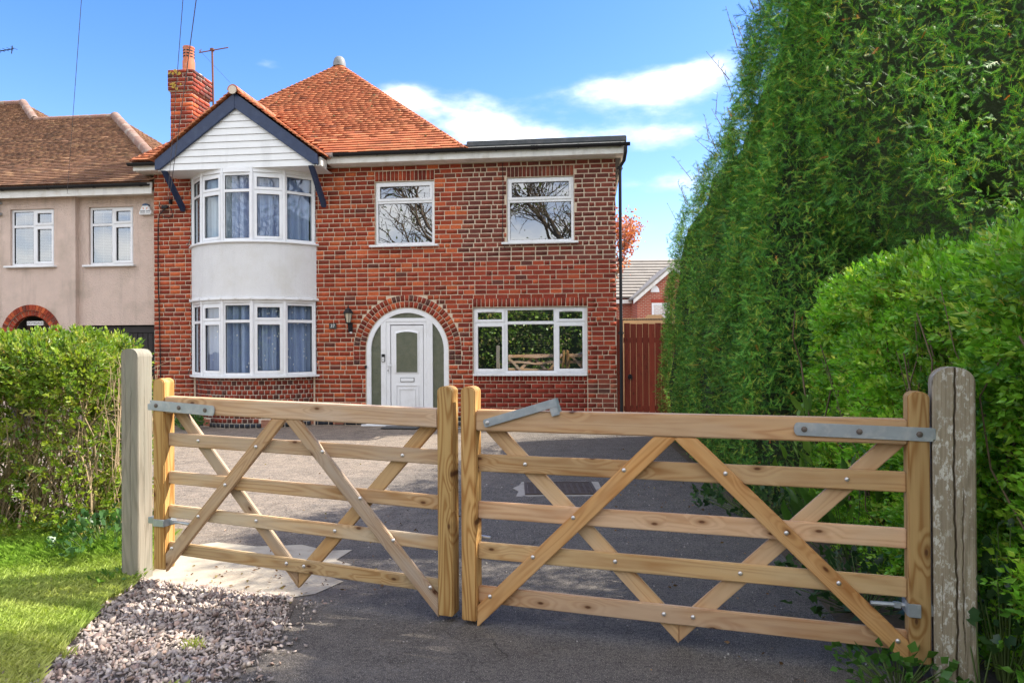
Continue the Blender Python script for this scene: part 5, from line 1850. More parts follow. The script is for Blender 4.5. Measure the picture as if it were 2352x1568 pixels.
# ---- oak posts with open drying cracks
def oak_post(name_loc, rot, w, d, ztop, arch_h, mat, cracks, label):
    root = tag(empty('gate_post', name_loc, rot), label, 'post', 'weathered oak gate posts')
    nx, nz = 96, 110
    V, F = [], []

    def top(x):
        q = abs(x) / (w / 2)
        return ztop - arch_h * (1 - math.sqrt(max(0.0, 1 - q ** 2.4)))
    rr = random.Random(4)

    def depth(x, zf, z):
        e = 0.0
        for xc, z0, z1, wd, dp, ph in cracks:
            if z0 < z < z1:
                f = min(1, (z - z0) / 0.12, (z1 - z) / 0.06)
                c = xc + 0.004 * math.sin(z * 5 + ph) + 0.0015 * math.sin(z * 31 + ph) + 0.0015 * math.sin(z * 83)
                e += dp * f * math.exp(-((x - c) / (wd * (0.5 + 0.5 * f))) ** 2)
        e += 0.0004 * math.sin(x * 420 + 2 * math.sin(z * 2.2)) + 0.0003 * math.sin(x * 900 + z * 3)
        return e
    for face, span, off in (('f', w, -d / 2), ('r', d, w / 2), ('b', w, d / 2), ('l', d, -w / 2)):
        b = len(V)
        for i in range(nx + 1):
            u = -span / 2 + span * i / nx
            for j in range(nz + 1):
                zf = j / nz
                if face in 'fb':
                    zt = top(u)
                else:
                    zt = top(w / 2 * 0.999)
                z = -0.12 + (zt + 0.12) * zf
                ch = 0.006 * max(0, 1 - (span / 2 - abs(u)) / 0.008) ** 2
                dd = depth(u, zf, z) if face == 'f' else depth(u + 0.02, zf, z) * (0.55 if face == 'r' else 0.3)
                dd += ch
                V.append({'f': (u, off + dd, z), 'b': (-u, off - dd, z), 'r': (off - dd, u, z), 'l': (off + dd, -u, z)}[face])
        for i in range(nx):
            for j in range(nz):
                F.append((b + i * (nz + 1) + j, b + (i + 1) * (nz + 1) + j, b + (i + 1) * (nz + 1) + j + 1, b + i * (nz + 1) + j + 1))
    b = len(V)
    for i in range(nx + 1):
        u = -w / 2 + w * i / nx
        for k in range(5):
            y = -d / 2 + d * k / 4
            e = depth(u, 1, ztop - 0.02) if k == 0 else 0
            V.append((u, y + e, top(u) - (0.004 if k in (0, 4) else 0)))
    for i in range(nx):
        for k in range(4):
            F.append((b + i * 5 + k, b + (i + 1) * 5 + k, b + (i + 1) * 5 + k + 1, b + i * 5 + k + 1))
    # grain runs up the post: build it lying along X, then stand it up
    V = np.array(V)
    Vl = np.stack([V[:, 2], V[:, 1], -V[:, 0]], 1)
    o = link('shaft', np_mesh('shaft', Vl, np.array(F), mat, smooth=True), root, Matrix.Rotation(-math.pi / 2, 4, 'Y'))
    return root


oak_post((-2.475, 4.500, 0), -0.22, 0.131, 0.131, 1.515, 0.055, M['oak'], [(0.01, 0.2, 1.3, 0.0014, 0.007, 1), (-0.03, 0.75, 1.5, 0.001, 0.005, 3)],
         'left weathered grey oak gate post standing at the hedge end above gravel')
oak_post((1.992, 3.100, 0), -0.44, 0.165, 0.15, 1.415, 0.075, M['oak_r'], [(0.004, -0.1, 1.45, 0.0027, 0.04, 0), (0.035, 0.1, 0.9, 0.0018, 0.016, 2), (-0.045, 0.05, 0.5, 0.001, 0.006, 4)],
         'right thick oak gate post with long dark crack and lichen specks')

# ---- inspection cover in the drive
mc = tag(empty('manhole_cover', (0.50, 7.32, float(gz(0, 7.3)) + 0.003)), 'rectangular rusty inspection cover with pale cement surround set in the dark drive', 'manhole cover')
cem = [(-0.47, -0.36), (-0.2, -0.33), (0.1, -0.35), (0.42, -0.34), (0.45, 0.0), (0.46, 0.36), (0.3, 0.40), (0.0, 0.37), (-0.2, 0.42), (-0.40, 0.38), (-0.43, 0.2), (-0.5, 0.05), (-0.44, -0.1)]
MB().prism(cem, 0, 0.006, 'z').build('cement_surround', plain('old_cement', (0.36, 0.325, 0.28), 0.9, 0.3, 7, 60, 0.4, dirt=(0.12, 0.10, 0.09), dscale=7), mc)
M['iron'] = plain('rusty_iron', (0.075, 0.058, 0.05), 0.75, 0.4, 16, 60, 0.3)
pc = MB().box(-0.34, 0.34, -0.26, 0.28, 0.006, 0.014).build('cover_plate', M['iron'], mc, bevel=0.002)
mb = MB()
for i in range(10):
    for j in range(8):
        x, y = -0.30 + i * 0.067, -0.22 + j * 0.066
        mb.box(x - 0.02, x + 0.02, y - 0.02, y + 0.02, 0.0135, 0.019)
o = mb.build('tread_studs', M['iron'], pc)
o['kind'] = 'stuff'
MB().ring(-0.375, 0.375, -0.295, 0.315, 0.03, 0, 0.016).build('cover_frame', M['iron'], mc, Matrix.Rotation(-math.pi / 2, 4, 'X') @ Matrix.Diagonal((1, -1, 1, 1)) if False else None).matrix_local = Matrix(((1, 0, 0, 0), (0, 0, 1, 0), (0, 1, 0, 0.004), (0, 0, 0, 1)))
dc = tag(empty('drain_channel', hw(7.95, -0.42, -0.078), -PSI), 'narrow slotted drain channel along the foot of the extension wall', 'drain')
MB().box(-1.55, 1.55, -0.05, 0.05, 0.0, 0.008).build('channel', M['lead'], dc)
for k in range(3):
    MB().box(-1.54 + k * 1.03, -0.52 + k * 1.03, -0.045, 0.045, 0.008, 0.012).build('grating', M['galv'], dc)
MB().box(-0.35, 0.35, -0.2, 0.2, 0.0, 0.018).build('door_mat', M['ink'], None, bevel=0.004)
dm = bpy.data.objects['door_mat']
dm.location, dm.rotation_euler = hw(5.36, -0.42, -0.072), (0, 0, -PSI)
tag(dm, 'black door mat lying on the drive before the white front door', 'mat')

# ================================================================== vegetation
def sfbm(p, f, seed, octv=3):
    """smooth pseudo noise in about -1..1 for an (n,3) array"""
    r = np.random.default_rng(seed)
    out = np.zeros(len(p))
    amp = 1.0
    tot = 0
    for o_ in range(octv):
        for k in range(3):
            d = r.normal(size=3)
            d /= np.linalg.norm(d)
            d2 = r.normal(size=3)
            d2 /= np.linalg.norm(d2)
            out += amp * np.sin(p @ (d * f) + r.uniform(0, 6.28) + 1.2 * np.sin(p @ (d2 * f * 0.7) + r.uniform(0, 6.28))) / 3
        tot += amp
        amp *= 0.55
        f *= 2.1
    return out / tot * 1.5


def grad(sdf, p, e=0.02):
    g_ = np.stack([sdf(p + np.eye(3)[i] * e) - sdf(p - np.eye(3)[i] * e) for i in range(3)], 1)
    return g_ / (np.linalg.norm(g_, axis=1, keepdims=True) + 1e-9)


def shell(sdf, lo, hi, n, d0, d1, seed, face=-0.4, dens=None):
    r = np.random.default_rng(seed)
    P_, N_ = [], []
    got = 0
    lo, hi = np.array(lo), np.array(hi)
    for _ in range(60):
        p = lo + (hi - lo) * r.random((200000, 3))
        s = sdf(p)
        k = (s < d1) & (s > d0)
        p = p[k]
        if not len(p):
            continue
        nn = grad(sdf, p)
        v = np.array([0, 0, HC]) - p
        v /= np.linalg.norm(v, axis=1, keepdims=True)
        k = (nn * v).sum(1) > face
        if dens is not None:
            k &= r.random(len(p)) < dens(p)
        p, nn = p[k], nn[k]
        P_.append(p)
        N_.append(nn)
        got += len(p)
        if got >= n:
            break
    return np.concatenate(P_)[:n], np.concatenate(N_)[:n]


def frames(nrm, r, up_bias=0.0, spread=0.6, flat=False):
    """random frames: Y axis (growth) near the normal plus spread and upward pull, Z axis random around"""
    d = nrm + r.normal(size=nrm.shape) * spread
    d[:, 2] += up_bias
    d /= np.linalg.norm(d, axis=1, keepdims=True)
    t = r.normal(size=nrm.shape)
    x = np.cross(d, t)
    x /= np.linalg.norm(x, axis=1, keepdims=True) + 1e-9
    z = np.cross(x, d)
    return np.stack([x, d, z], 2)      # columns


def scatter(tv, tf, tc, pos, Rm, sc, col):
    """copies of one template: tv (k,3) verts, tf faces, tc (k,3) colour factors"""
    n, k = len(pos), len(tv)
    V = np.einsum('nij,kj->nki', Rm, tv) * sc[:, None, None] + pos[:, None, :]
    F = tf[None] + (np.arange(n) * k)[:, None, None]
    C = col[:, None, :] * tc[None]
    return V.reshape(-1, 3), F.reshape(-1, tf.shape[1]), C.reshape(-1, 3)


def merge(parts):
    V, F, C, b = [], [], [], 0
    for v, f, c in parts:
        V.append(v)
        F.append(f + b)
        C.append(c)
        b += len(v)
    return np.concatenate(V), np.concatenate(F), np.concatenate(C)


LEAFV = np.array([(0, 0, 0), (-0.26, 0.42, 0.09), (0, 0.5, -0.02), (0.26, 0.42, 0.09), (0, 1, -0.06)], float)
LEAFF = np.array([(0, 3, 2), (3, 4, 2), (0, 2, 1), (2, 4, 1)])


def rot_x(a):
    c, s = math.cos(a), math.sin(a)
    return np.array([[1, 0, 0], [0, c, -s], [0, s, c]])


def rot_y(a):
    c, s = math.cos(a), math.sin(a)
    return np.array([[c, 0, s], [0, 1, 0], [-s, 0, c]])


def rot_z(a):
    c, s = math.cos(a), math.sin(a)
    return np.array([[c, -s, 0], [s, c, 0], [0, 0, 1]])


def privet_sprig(seed, L=0.12, pairs=4, leaf=0.046):
    r = np.random.default_rng(seed)
    parts = []
    for i in range(pairs + 1):
        y = L * (0.15 + 0.85 * i / pairs)
        for s in (0, 1):
            a = (i % 2) * math.pi / 2 + s * math.pi + r.normal() * 0.3
            tilt = math.radians(62 - 38 * i / pairs) + r.normal() * 0.15
            sz = leaf * (0.75 + 0.35 * math.sin(math.pi * min(1, (i + 1) / (pairs + 1)))) * r.uniform(0.8, 1.15)
            Rl = rot_y(a) @ rot_x(tilt)
            v = (LEAFV * sz) @ Rl.T + np.array([0, y, 0])
            k = r.uniform(0.75, 1.25)
            parts.append((v, LEAFF, np.ones((5, 3)) * k * np.array([1, 1 + 0.06 * i / pairs, 1])))
    w = 0.0022
    v = np.array([(w, 0, 0), (-w, 0, w), (-w, 0, -w), (0, L, 0)])
    parts.append((v, np.array([(0, 1, 3), (1, 2, 3), (2, 0, 3)]), np.ones((4, 3)) * np.array([1.5, 0.85, 0.8])))
    return merge(parts)


def yew_sprig(seed, L=0.085, n=8):
    r = np.random.default_rng(seed)
    parts = []
    for i in range(n):
        y = L * (0.08 + 0.92 * i / n)
        for s in (-1, 1):
            ln = 0.030 * (1 - 0.35 * i / n) * r.uniform(0.8, 1.15)
            a = math.radians(58 - 25 * i / n) * s + r.normal() * 0.12
            d = np.array([math.sin(a), math.cos(a), r.normal() * 0.18])
            w = np.array([math.cos(a), -math.sin(a), 0]) * 0.0021
            p = np.array([0, y, 0])
            k = r.uniform(0.75, 1.2) * (0.9 + 0.35 * i / n)
            parts.append((np.array([p - w, p + w, p + d * ln]), np.array([(0, 1, 2)]), np.ones((3, 3)) * k))
    w = 0.0022
    parts.append((np.array([(w, 0, 0), (-w, 0, 0.001), (0, L, 0)]), np.array([(0, 1, 2)]), np.ones((3, 3)) * np.array([2.2, 0.9, 0.8])))
    return merge(parts)


def tubes_np(segs, n=5):
    """segments (p0,p1,r0,r1) as open prisms"""
    segs = [(Vector(a), Vector(b), r0, r1) for a, b, r0, r1 in segs]
    V, F = [], []
    for a, b, r0, r1 in segs:
        d = (b - a).normalized()
        u = d.orthogonal().normalized()
        w = d.cross(u)
        k = len(V)
        for p, r in ((a, r0), (b, r1)):
            for i in range(n):
                t = 2 * math.pi * i / n
                q = p + (u * math.cos(t) + w * math.sin(t)) * r
                V.append((q.x, q.y, q.z))
        for i in range(n):
            j = (i + 1) % n
            F.append((k + i, k + j, k + n + j, k + n + i))
    return np.array(V), np.array(F)


def pal(r, n, cols, wts, var=0.2):
    c = np.array(cols)
    i = r.choice(len(c), n, p=np.array(wts) / sum(wts))
    return np.clip(c[i] * r.uniform(1 - var, 1 + var, (n, 1)), 0, 1)


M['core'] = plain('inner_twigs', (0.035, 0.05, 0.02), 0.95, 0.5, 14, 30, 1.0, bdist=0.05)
YEW_SP = [yew_sprig(i) for i in range(4)]
PRV_SP = [privet_sprig(20 + i) for i in range(4)]


def foliage(name, sprigs, pos, Rm, sc, col, parent, mat, kind='stuff'):
    parts = []
    idx = np.arange(len(pos)) % len(sprigs)
    for k, (tv, tf, tcx) in enumerate(sprigs):
        q = idx == k
        parts.append(scatter(tv, tf, tcx, pos[q], Rm[q], sc[q], col[q]))
    V, F, C = merge(parts)
    o = link(name, np_mesh(name, V, F, mat, C), parent)
    if kind:
        o['kind'] = kind
    return o


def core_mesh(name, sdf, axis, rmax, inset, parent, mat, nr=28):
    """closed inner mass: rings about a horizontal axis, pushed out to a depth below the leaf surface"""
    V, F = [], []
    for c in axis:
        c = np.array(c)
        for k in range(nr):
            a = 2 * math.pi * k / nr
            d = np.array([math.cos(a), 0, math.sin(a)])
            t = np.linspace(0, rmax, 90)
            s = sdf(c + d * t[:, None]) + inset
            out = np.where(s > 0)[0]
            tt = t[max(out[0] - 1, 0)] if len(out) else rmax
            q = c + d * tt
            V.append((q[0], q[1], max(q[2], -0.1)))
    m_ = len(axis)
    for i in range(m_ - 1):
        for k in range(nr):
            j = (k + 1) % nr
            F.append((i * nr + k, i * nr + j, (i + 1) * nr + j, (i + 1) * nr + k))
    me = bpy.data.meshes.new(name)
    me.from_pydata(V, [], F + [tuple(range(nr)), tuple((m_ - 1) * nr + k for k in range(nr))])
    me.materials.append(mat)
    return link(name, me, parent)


# ---- yew hedge along the right of the drive
def yew_h(Y):
    return np.interp(Y, [5.5, 6.5, 8.0, 9.6, 11.2, 12.6], [5.6, 5.4, 4.95, 4.5, 4.0, 3.5])


def sd_yew(p):
    X, Y, Z = p[:, 0], p[:, 1], p[:, 2]
    h = yew_h(Y)
    bel = 0.06 * np.sin(Z * 1.1 + 0.4)
    u = X - (2.23 + 0.08 * (Y - 6.0) + 1.25) + bel - 0.125 * np.maximum(Z - 2.2, 0)
    q = np.stack([np.abs(u) - 1.25, np.abs(Y - 9.25) - 3.15, np.abs(Z - h / 2 + 0.3) - (h / 2 + 0.3)], 1) + 0.45
    d = np.linalg.norm(np.maximum(q, 0), axis=1) + np.minimum(q.max(1), 0) - 0.45
    c = np.stack([(X - 5.0) / 2.5, (Y - 6.6) / 2.0, (Z - 4.1) / 2.85], 1)
    e = (np.linalg.norm(c, axis=1) - 1) * 2.0
    d = np.minimum(d, e)
    ps = np.stack([X, Y * 1.0, Z * 0.3], 1)
    return d + 0.12 * sfbm(ps, 4.2, 3, 2) + 0.075 * sfbm(p, 7.5, 8, 2)


yew = tag(empty('yew_hedge', (3.4, 8.6, 0)), 'tall clipped dark green yew hedge between the drive and house corner', 'hedge')
yo = np.array([3.4, 8.6, 0])
cam_p = np.array([0, 0, HC])


def yew_part(n, lo, hi, d0, d1, seed, sc0, col, wts, face=-0.3):
    gaps = lambda q: np.where(sfbm(q * np.array([1, 1, 0.8]), 9.0, 19, 2) < -0.45, 0.3, 1.0)
    p, nn = shell(sd_yew, lo, hi, n, d0, d1, seed, face, gaps)
    r = np.random.default_rng(seed + 1)
    Rm = frames(nn * 0.5, r, 0.05, 0.75)
    sc = r.uniform(0.75, 1.3, len(p)) * sc0
    cc = pal(r, len(p), col, wts, 0.4)
    t = sfbm(p * np.array([1, 1, 0.22]), 4.5, 17, 2)
    cc = cc * (1 + 0.33 * t)[:, None]
    return p - yo, Rm, sc, np.clip(cc, 0, 1)


YC = [(0.090, 0.265, 0.040), (0.14, 0.35, 0.05), (0.050, 0.17, 0.036), (0.27, 0.43, 0.065), (0.38, 0.16, 0.045), (0.19, 0.26, 0.06)]
YW = [5, 3.5, 5, 1.6, 0.06, 0.35]
parts = [yew_part(52000, (1.9, 6.0, 0), (3.2, 12.7, 6.4), -0.12, 0.025, 31, 0.66, YC, YW, -0.3),
         yew_part(31000, (2.2, 4.4, 0.8), (5.4, 7.4, 5.6), -0.2, 0.06, 32, 0.82, YC, YW, 0.0),
         yew_part(6000, (2.2, 4.4, 1.0), (7.4, 9.0, 7.4), -0.2, 0.05, 33, 1.6, YC, YW, -1.0),
         yew_part(2500, (2.2, 6.0, 3.0), (5.0, 12.7, 6.0), -0.1, 0.12, 34, 1.2, YC, YW, -1.0)]
pos, Rm, sc, cc = [np.concatenate([q[i] for q in parts]) for i in range(4)]
foliage('foliage', YEW_SP, pos, Rm, sc, cc, yew, M['needle'])
# wispy upright shoots along the crest
r = np.random.default_rng(77)
segs, sp, sn = [], [], []
for k in range(60):
    Y = r.uniform(6.2, 12.2)
    x0 = 2.42 + 0.085 * (Y - 6) + r.uniform(-0.05, 0.45)
    z0 = float(yew_h(Y)) - 0.25
    h = r.uniform(0.15, 0.5)
    a = Vector((x0, Y, z0))
    b = a + Vector((r.normal() * 0.12 - 0.08, r.normal() * 0.1, h))
    segs.append((a - Vector(yo), b - Vector(yo), 0.006, 0.002))
    for q in range(7):
        c = a.lerp(b, q / 6.5)
        sp.append((c.x, c.y, c.z))
        sn.append((r.normal(), r.normal(), 0.5))
V, F = tubes_np(segs, 4)
link('shoots', np_mesh('shoots', V, F, M['bark']), yew)['kind'] = 'stuff'
sp, sn = np.array(sp) - yo, np.array(sn)
foliage('shoot_needles', YEW_SP, sp, frames(sn, r, 0.2, 0.3), r.uniform(0.5, 0.9, len(sp)), pal(r, len(sp), YC, YW), yew, M['needle'])
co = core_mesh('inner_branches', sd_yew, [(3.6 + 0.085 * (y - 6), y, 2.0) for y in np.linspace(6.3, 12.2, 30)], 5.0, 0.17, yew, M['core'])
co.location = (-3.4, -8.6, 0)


def sd_crown(p):
    c = np.stack([(p[:, 0] - 4.9) / 2.3, (p[:, 1] - 6.7) / 1.8, (p[:, 2] - 4.2) / 2.6], 1)
    return (np.linalg.norm(c, axis=1) - 1) * 1.9 + 0.2 * sfbm(p, 2.4, 9, 2)


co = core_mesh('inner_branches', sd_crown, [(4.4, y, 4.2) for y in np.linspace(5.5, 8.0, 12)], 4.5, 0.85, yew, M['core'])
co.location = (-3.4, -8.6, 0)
V, F = tubes_np([((4.6, 6.8, -0.1), (4.7, 6.7, 3.0), 0.22, 0.15), ((4.7, 6.7, 3.0), (4.9, 6.6, 7.2), 0.15, 0.03), ((3.5, 9, -.1), (3.5, 9, 3.6), .12, .04), ((3.8, 11.3, -.1), (3.8, 11.3, 3), .12, .04)], 8)
tr_ = link('trunk', np_mesh('trunk', V, F, M['bark']), yew)
tr_.location = (-3.4, -8.6, 0)


# ---- tall tree beside the yew, outside the picture: it dapples the drive and gravel
sh = tag(empty('roadside_tree', (8.3, 5.2, 0)), 'tall leafy tree right of the privet, shading the front of the drive', 'tree')
segs, tips = [], []
grow_rs = random.Random(41)
V, F = tubes_np([((0, 0, -0.1), (0.1, 0, 5.0), 0.22, 0.16), ((0.1, 0, 5.0), (-0.1, 0.1, 11.5), 0.16, 0.03)] + [((0.05, 0, 6.5 + 0.4 * k), (1.8 * math.cos(k * 2.4), 1.8 * math.sin(k * 2.4), 8.3 + 0.35 * k), 0.06, 0.015) for k in range(10)], 7)
link('trunk', np_mesh('trunk', V, F, M['bark']), sh)
r = np.random.default_rng(141)
n = 14000
d_ = r.normal(size=(n, 3))
d_ /= np.linalg.norm(d_, axis=1, keepdims=True)
pp = d_ * (r.random((n, 1)) ** (1 / 2.2)) * np.array([2.3, 2.3, 2.2]) + np.array([0, -1.0, 10.3])
pp = pp[sfbm(pp, 2.2, 142, 2) > -0.25]
n = len(pp)
V, F, C = scatter(LEAFV * np.array([1.5, 1, 1]), LEAFF, np.ones((5, 3)), pp, frames(r.normal(size=(n, 3)), r, 0.2, 0.4), r.uniform(0.13, 0.2, n), pal(r, n, [(0.07, 0.15, 0.03), (0.10, 0.2, 0.04)], [1, 1]))
link('crown', np_mesh('crown', V, F, M['leaf'], C), sh)['kind'] = 'stuff'


# ---- privet hedge on the right
def sd_privet_r(p):
    X, Y, Z = p[:, 0], p[:, 1], p[:, 2]
    u = X - (2.23 + 0.125 * (Y - 3.0) + 0.62)
    q = np.stack([np.abs(u) - 0.62, np.abs(Y - 3.85) - 1.95, np.abs(Z - 0.9) - 1.07], 1) + 0.28
    d = np.linalg.norm(np.maximum(q, 0), axis=1) + np.minimum(q.max(1), 0) - 0.28
    return d + 0.09 * sfbm(p, 4.2, 21, 2) + 0.055 * sfbm(p, 10, 22, 2)


pr = tag(empty('privet_hedge', (2.9, 3.9, 0)), 'bright green privet hedge behind the right oak post', 'hedge')
po = np.array([2.9, 3.9, 0])
p, nn = shell(sd_privet_r, (1.9, 1.8, 0.0), (4.0, 6.0, 2.4), 13000, -0.24, 0.06, 41, -0.25, lambda q: np.where(sfbm(q, 7.5, 29, 2) < -0.38, 0.1, 1.0))
r = np.random.default_rng(42)
Rm = frames(nn, r, 0.55, 0.55)
GC = [(0.24, 0.46, 0.042), (0.18, 0.39, 0.037), (0.34, 0.53, 0.055), (0.10, 0.25, 0.03), (0.45, 0.52, 0.09)]
cc = pal(r, len(p), GC, [4, 4, 3, 2, 0.7], 0.22)
cc *= (1 + 0.3 * sfbm(p, 4.5, 43, 2))[:, None]
foliage('foliage', PRV_SP, p - po, Rm, r.uniform(0.75, 1.2, len(p)), np.clip(cc, 0, 1), pr, M['leaf'])
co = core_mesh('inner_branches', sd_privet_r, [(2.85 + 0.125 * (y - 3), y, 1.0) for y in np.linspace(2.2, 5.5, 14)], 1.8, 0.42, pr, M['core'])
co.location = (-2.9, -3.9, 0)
segs = []
rs = random.Random(8)
for k in range(60):
    y = rs.uniform(2.2, 5.6)
    x = 2.23 + 0.125 * (y - 3) + rs.uniform(0.0, 0.25)
    q = Vector((x, y, rs.uniform(0, 0.5)))
    rad = rs.uniform(0.005, 0.014)
    for s in range(5):
        q2 = q + Vector((rs.gauss(-0.01, 0.05), rs.gauss(0, 0.07), rs.uniform(0.18, 0.34)))
        segs.append((q - Vector(po), q2 - Vector(po), rad, rad * 0.8))
        q, rad = q2, rad * 0.8
V, F = tubes_np(segs, 5)
link('stems', np_mesh('stems', V, F, M['bark']), pr)


def single_leaves(root, off, sdf, lo, hi, seed, n, cols, size):
    """the leaves that show largest, each an object of its own"""
    p, nn = shell(sdf, lo, hi, n * 12, -0.03, 0.07, seed, 0.1)
    dist = np.linalg.norm(p - cam_p, axis=1)
    q = np.array([px(Vector(a)) for a in p])
    ok = (q[:, 0] > 2) & (q[:, 0] < 1022) & (q[:, 1] > 2) & (q[:, 1] < 680)
    p, nn, dist = p[ok], nn[ok], dist[ok]
    k = np.argsort(dist)[:n]
    r = np.random.default_rng(seed)
    Rm = frames(nn[k], r, 0.4, 0.7)
    me = np_mesh('leaf', LEAFV, LEAFF, M['leaf'], np.ones((5, 3)))
    for i, j in enumerate(k):
        o = bpy.data.objects.new('leaf', me)
        COL.objects.link(o)
        o.parent = root
        s = size * r.uniform(0.8, 1.25)
        o.matrix_local = Matrix.Translation(Vector(p[j] - off)) @ Matrix([[float(v) for v in row] for row in Rm[i] * s]).to_4x4()
        c = pal(r, 1, cols, [1] * len(cols), 0.2)[0]
        o.color = (*[float(v) for v in c], 1)


single_leaves(pr, po, sd_privet_r, (1.9, 1.8, 0.0), (4.0, 6.0, 2.4), 51, 300, GC[:3], 0.05)


# ---- privet hedge on the left, thin at the foot
def sd_privet_l(p):
    X, Y, Z = p[:, 0], p[:, 1], p[:, 2]
    q = np.stack([np.abs(X + 5.05) - 1.87, np.abs(Y - 5.5) - 0.42, np.abs(Z - 0.75) - 0.765], 1) + 0.2
    d = np.linalg.norm(np.maximum(q, 0), axis=1) + np.minimum(q.max(1), 0) - 0.2
    return d + 0.06 * sfbm(p, 4.4, 61, 2) + 0.03 * sfbm(p, 12, 62, 2)


plh = tag(empty('privet_hedge', (-4.2, 5.5, 0)), 'sunlit yellow-green privet hedge with bare lower stems left of the gate', 'hedge')
pl0 = np.array([-4.2, 5.5, 0])
LC = [(0.22, 0.30, 0.035), (0.16, 0.25, 0.03), (0.29, 0.35, 0.05), (0.10, 0.18, 0.03), (0.38, 0.38, 0.10)]
dens = lambda p: np.clip(0.13 + 0.9 * sstep(0.85, 1.35, p[:, 2]) + 0.30 * (sfbm(p, 3.2, 66, 2) > 0.2) + 0.2 * (p[:, 2] < 0.25), 0, 1)
p1, n1 = shell(sd_privet_l, (-5.2, 4.9, 0.0), (-2.7, 6.1, 1.8), 6800, -0.20, 0.05, 63, -1.1, dens)
r = np.random.default_rng(64)
Rm = frames(n1, r, 0.7, 0.6)
cc = pal(r, len(p1), LC, [4, 4, 3, 2.5, 0.7], 0.22)
foliage('foliage', PRV_SP, p1 - pl0, Rm, r.uniform(0.7, 1.1, len(p1)), np.clip(cc, 0, 1), plh, M['leaf'])
segs = []
rs = random.Random(9)
for k in range(210):
    q = Vector((rs.uniform(-5.2, -2.95), rs.uniform(5.15, 5.85), 0.0))
    rad = rs.choice([0.004, 0.005, 0.007, 0.010, 0.013])
    lean = rs.gauss(0, 0.05)
    for s in range(8):
        q2 = q + Vector((lean + rs.gauss(0, 0.035), rs.gauss(0, 0.03), rs.uniform(0.13, 0.22)))
        q2.y = min(5.88, max(5.12, q2.y))
        q2.x = min(-3.05, q2.x)
        if q2.z > 1.42:
            break
        segs.append((q - Vector(pl0), q2 - Vector(pl0), rad, rad * 0.86))
        if s > 1 and rs.random() < 0.7:
            d = Vector((rs.gauss(0, 0.12), rs.gauss(0, 0.08), rs.uniform(0.02, 0.2)))
            segs.append((q2 - Vector(pl0), q2 + d - Vector(pl0), rad * 0.5, rad * 0.25))
        q, rad = q2, rad * 0.86
V, F = tubes_np(segs, 5)
M['twig'] = plain('tan_twig', (0.42, 0.31, 0.19), 0.9, 0.35, 18)
link('stems', np_mesh('stems', V, F, M['twig']), plh)
single_leaves(plh, pl0, sd_privet_l, (-5.0, 4.9, 0.2), (-2.7, 6.1, 1.8), 71, 300, LC[:3], 0.046)


# ---- smaller plants
def plant(name, base, n, leaf, h, spread, cols, label, cat, seed, template=None, mat='leaf', up=0.4, kind_leaf='leaves'):
    root = tag(empty(name, base), label, cat)
    r = np.random.default_rng(seed)
    pts, nr, segs = [], [], []
    for k in range(n):
        a = r.uniform(0, 6.28)
        R_ = spread * math.sqrt(r.random())
        t = np.array([R_ * math.cos(a), R_ * math.sin(a), h * (0.3 + 0.7 * r.random()) * (1 - 0.4 * R_ / spread)])
        pts.append(t)
        nr.append(t / (np.linalg.norm(t) + 1e-6) + np.array([0, -0.3, 0]))
        if k % 3 == 0:
            segs.append(((t[0] * 0.25, t[1] * 0.25, -0.02), tuple(t), 0.004, 0.0025))
    pts, nr = np.array(pts), np.array(nr)
    tv, tf = template if template else (LEAFV, LEAFF)
    v, f, c = scatter(tv, tf, np.ones((len(tv), 3)), pts, frames(nr, r, up, 0.5), r.uniform(0.6, 1.15, n) * leaf, pal(r, n, cols, [1] * len(cols), 0.25))
    o = link(kind_leaf, np_mesh(kind_leaf, v, f, M[mat], c), root)
    o['kind'] = 'stuff'
    V, F = tubes_np(segs, 4)
    link('stalks', np_mesh('stalks', V, F, M['stalk']), root)
    return root


M['stalk'] = plain('green_stalk', (0.10, 0.15, 0.04), 0.7, 0.3)
LONG = (np.array([(0, 0, 0), (-0.13, 0.35, 0.05), (0, 0.4, -0.02), (0.13, 0.35, 0.05), (-0.10, 0.7, 0.0), (0, 0.72, -0.06), (0.10, 0.7, 0.0), (0, 1, -0.22)], float),
        np.array([(0, 3, 2), (0, 2, 1), (1, 2, 5), (1, 5, 4), (2, 3, 6), (2, 6, 5), (4, 5, 7), (5, 6, 7)]))
IVY = (np.array([(0, 0, 0), (-0.42, 0.12, 0.05), (-0.2, 0.36, -0.02), (-0.36, 0.62, 0.06), (0, 1, -0.05), (0.36, 0.62, 0.06), (0.2, 0.36, -0.02), (0.42, 0.12, 0.05)], float),
       np.array([(0, 2, 1), (0, 7, 6), (0, 6, 2), (2, 6, 4), (2, 4, 3), (6, 5, 4)]))
DG = [(0.13, 0.25, 0.04), (0.18, 0.30, 0.05), (0.09, 0.19, 0.035)]
plant('broad_leaf_plant', (2.50, 5.45, 0), 70, 0.24, 1.25, 0.34, DG, 'pale green plant with long broad leaves between yew and privet', 'plant', 81, LONG, up=0.5)
plant('broad_leaf_plant', (2.35, 4.7, 0), 75, 0.24, 0.72, 0.42, [(0.075, 0.17, 0.03), (0.11, 0.22, 0.04), (0.06, 0.13, 0.03)], 'lower clump of long broad leaves seen through the right gate', 'plant', 82, LONG, up=0.3)
IV = [(0.035, 0.085, 0.03), (0.05, 0.11, 0.035), (0.025, 0.065, 0.025)]
plant('ivy', (2.22, 6.0, 0), 260, 0.075, 0.38, 0.62, IV, 'dark ivy trailing onto the drive at the yew\'s foot', 'ivy', 83, IVY)
plant('ivy', (2.05, 4.0, 0), 200, 0.07, 0.28, 0.5, IV, 'dark ivy creeping below the bottom rail of the right gate', 'ivy', 84, IVY)
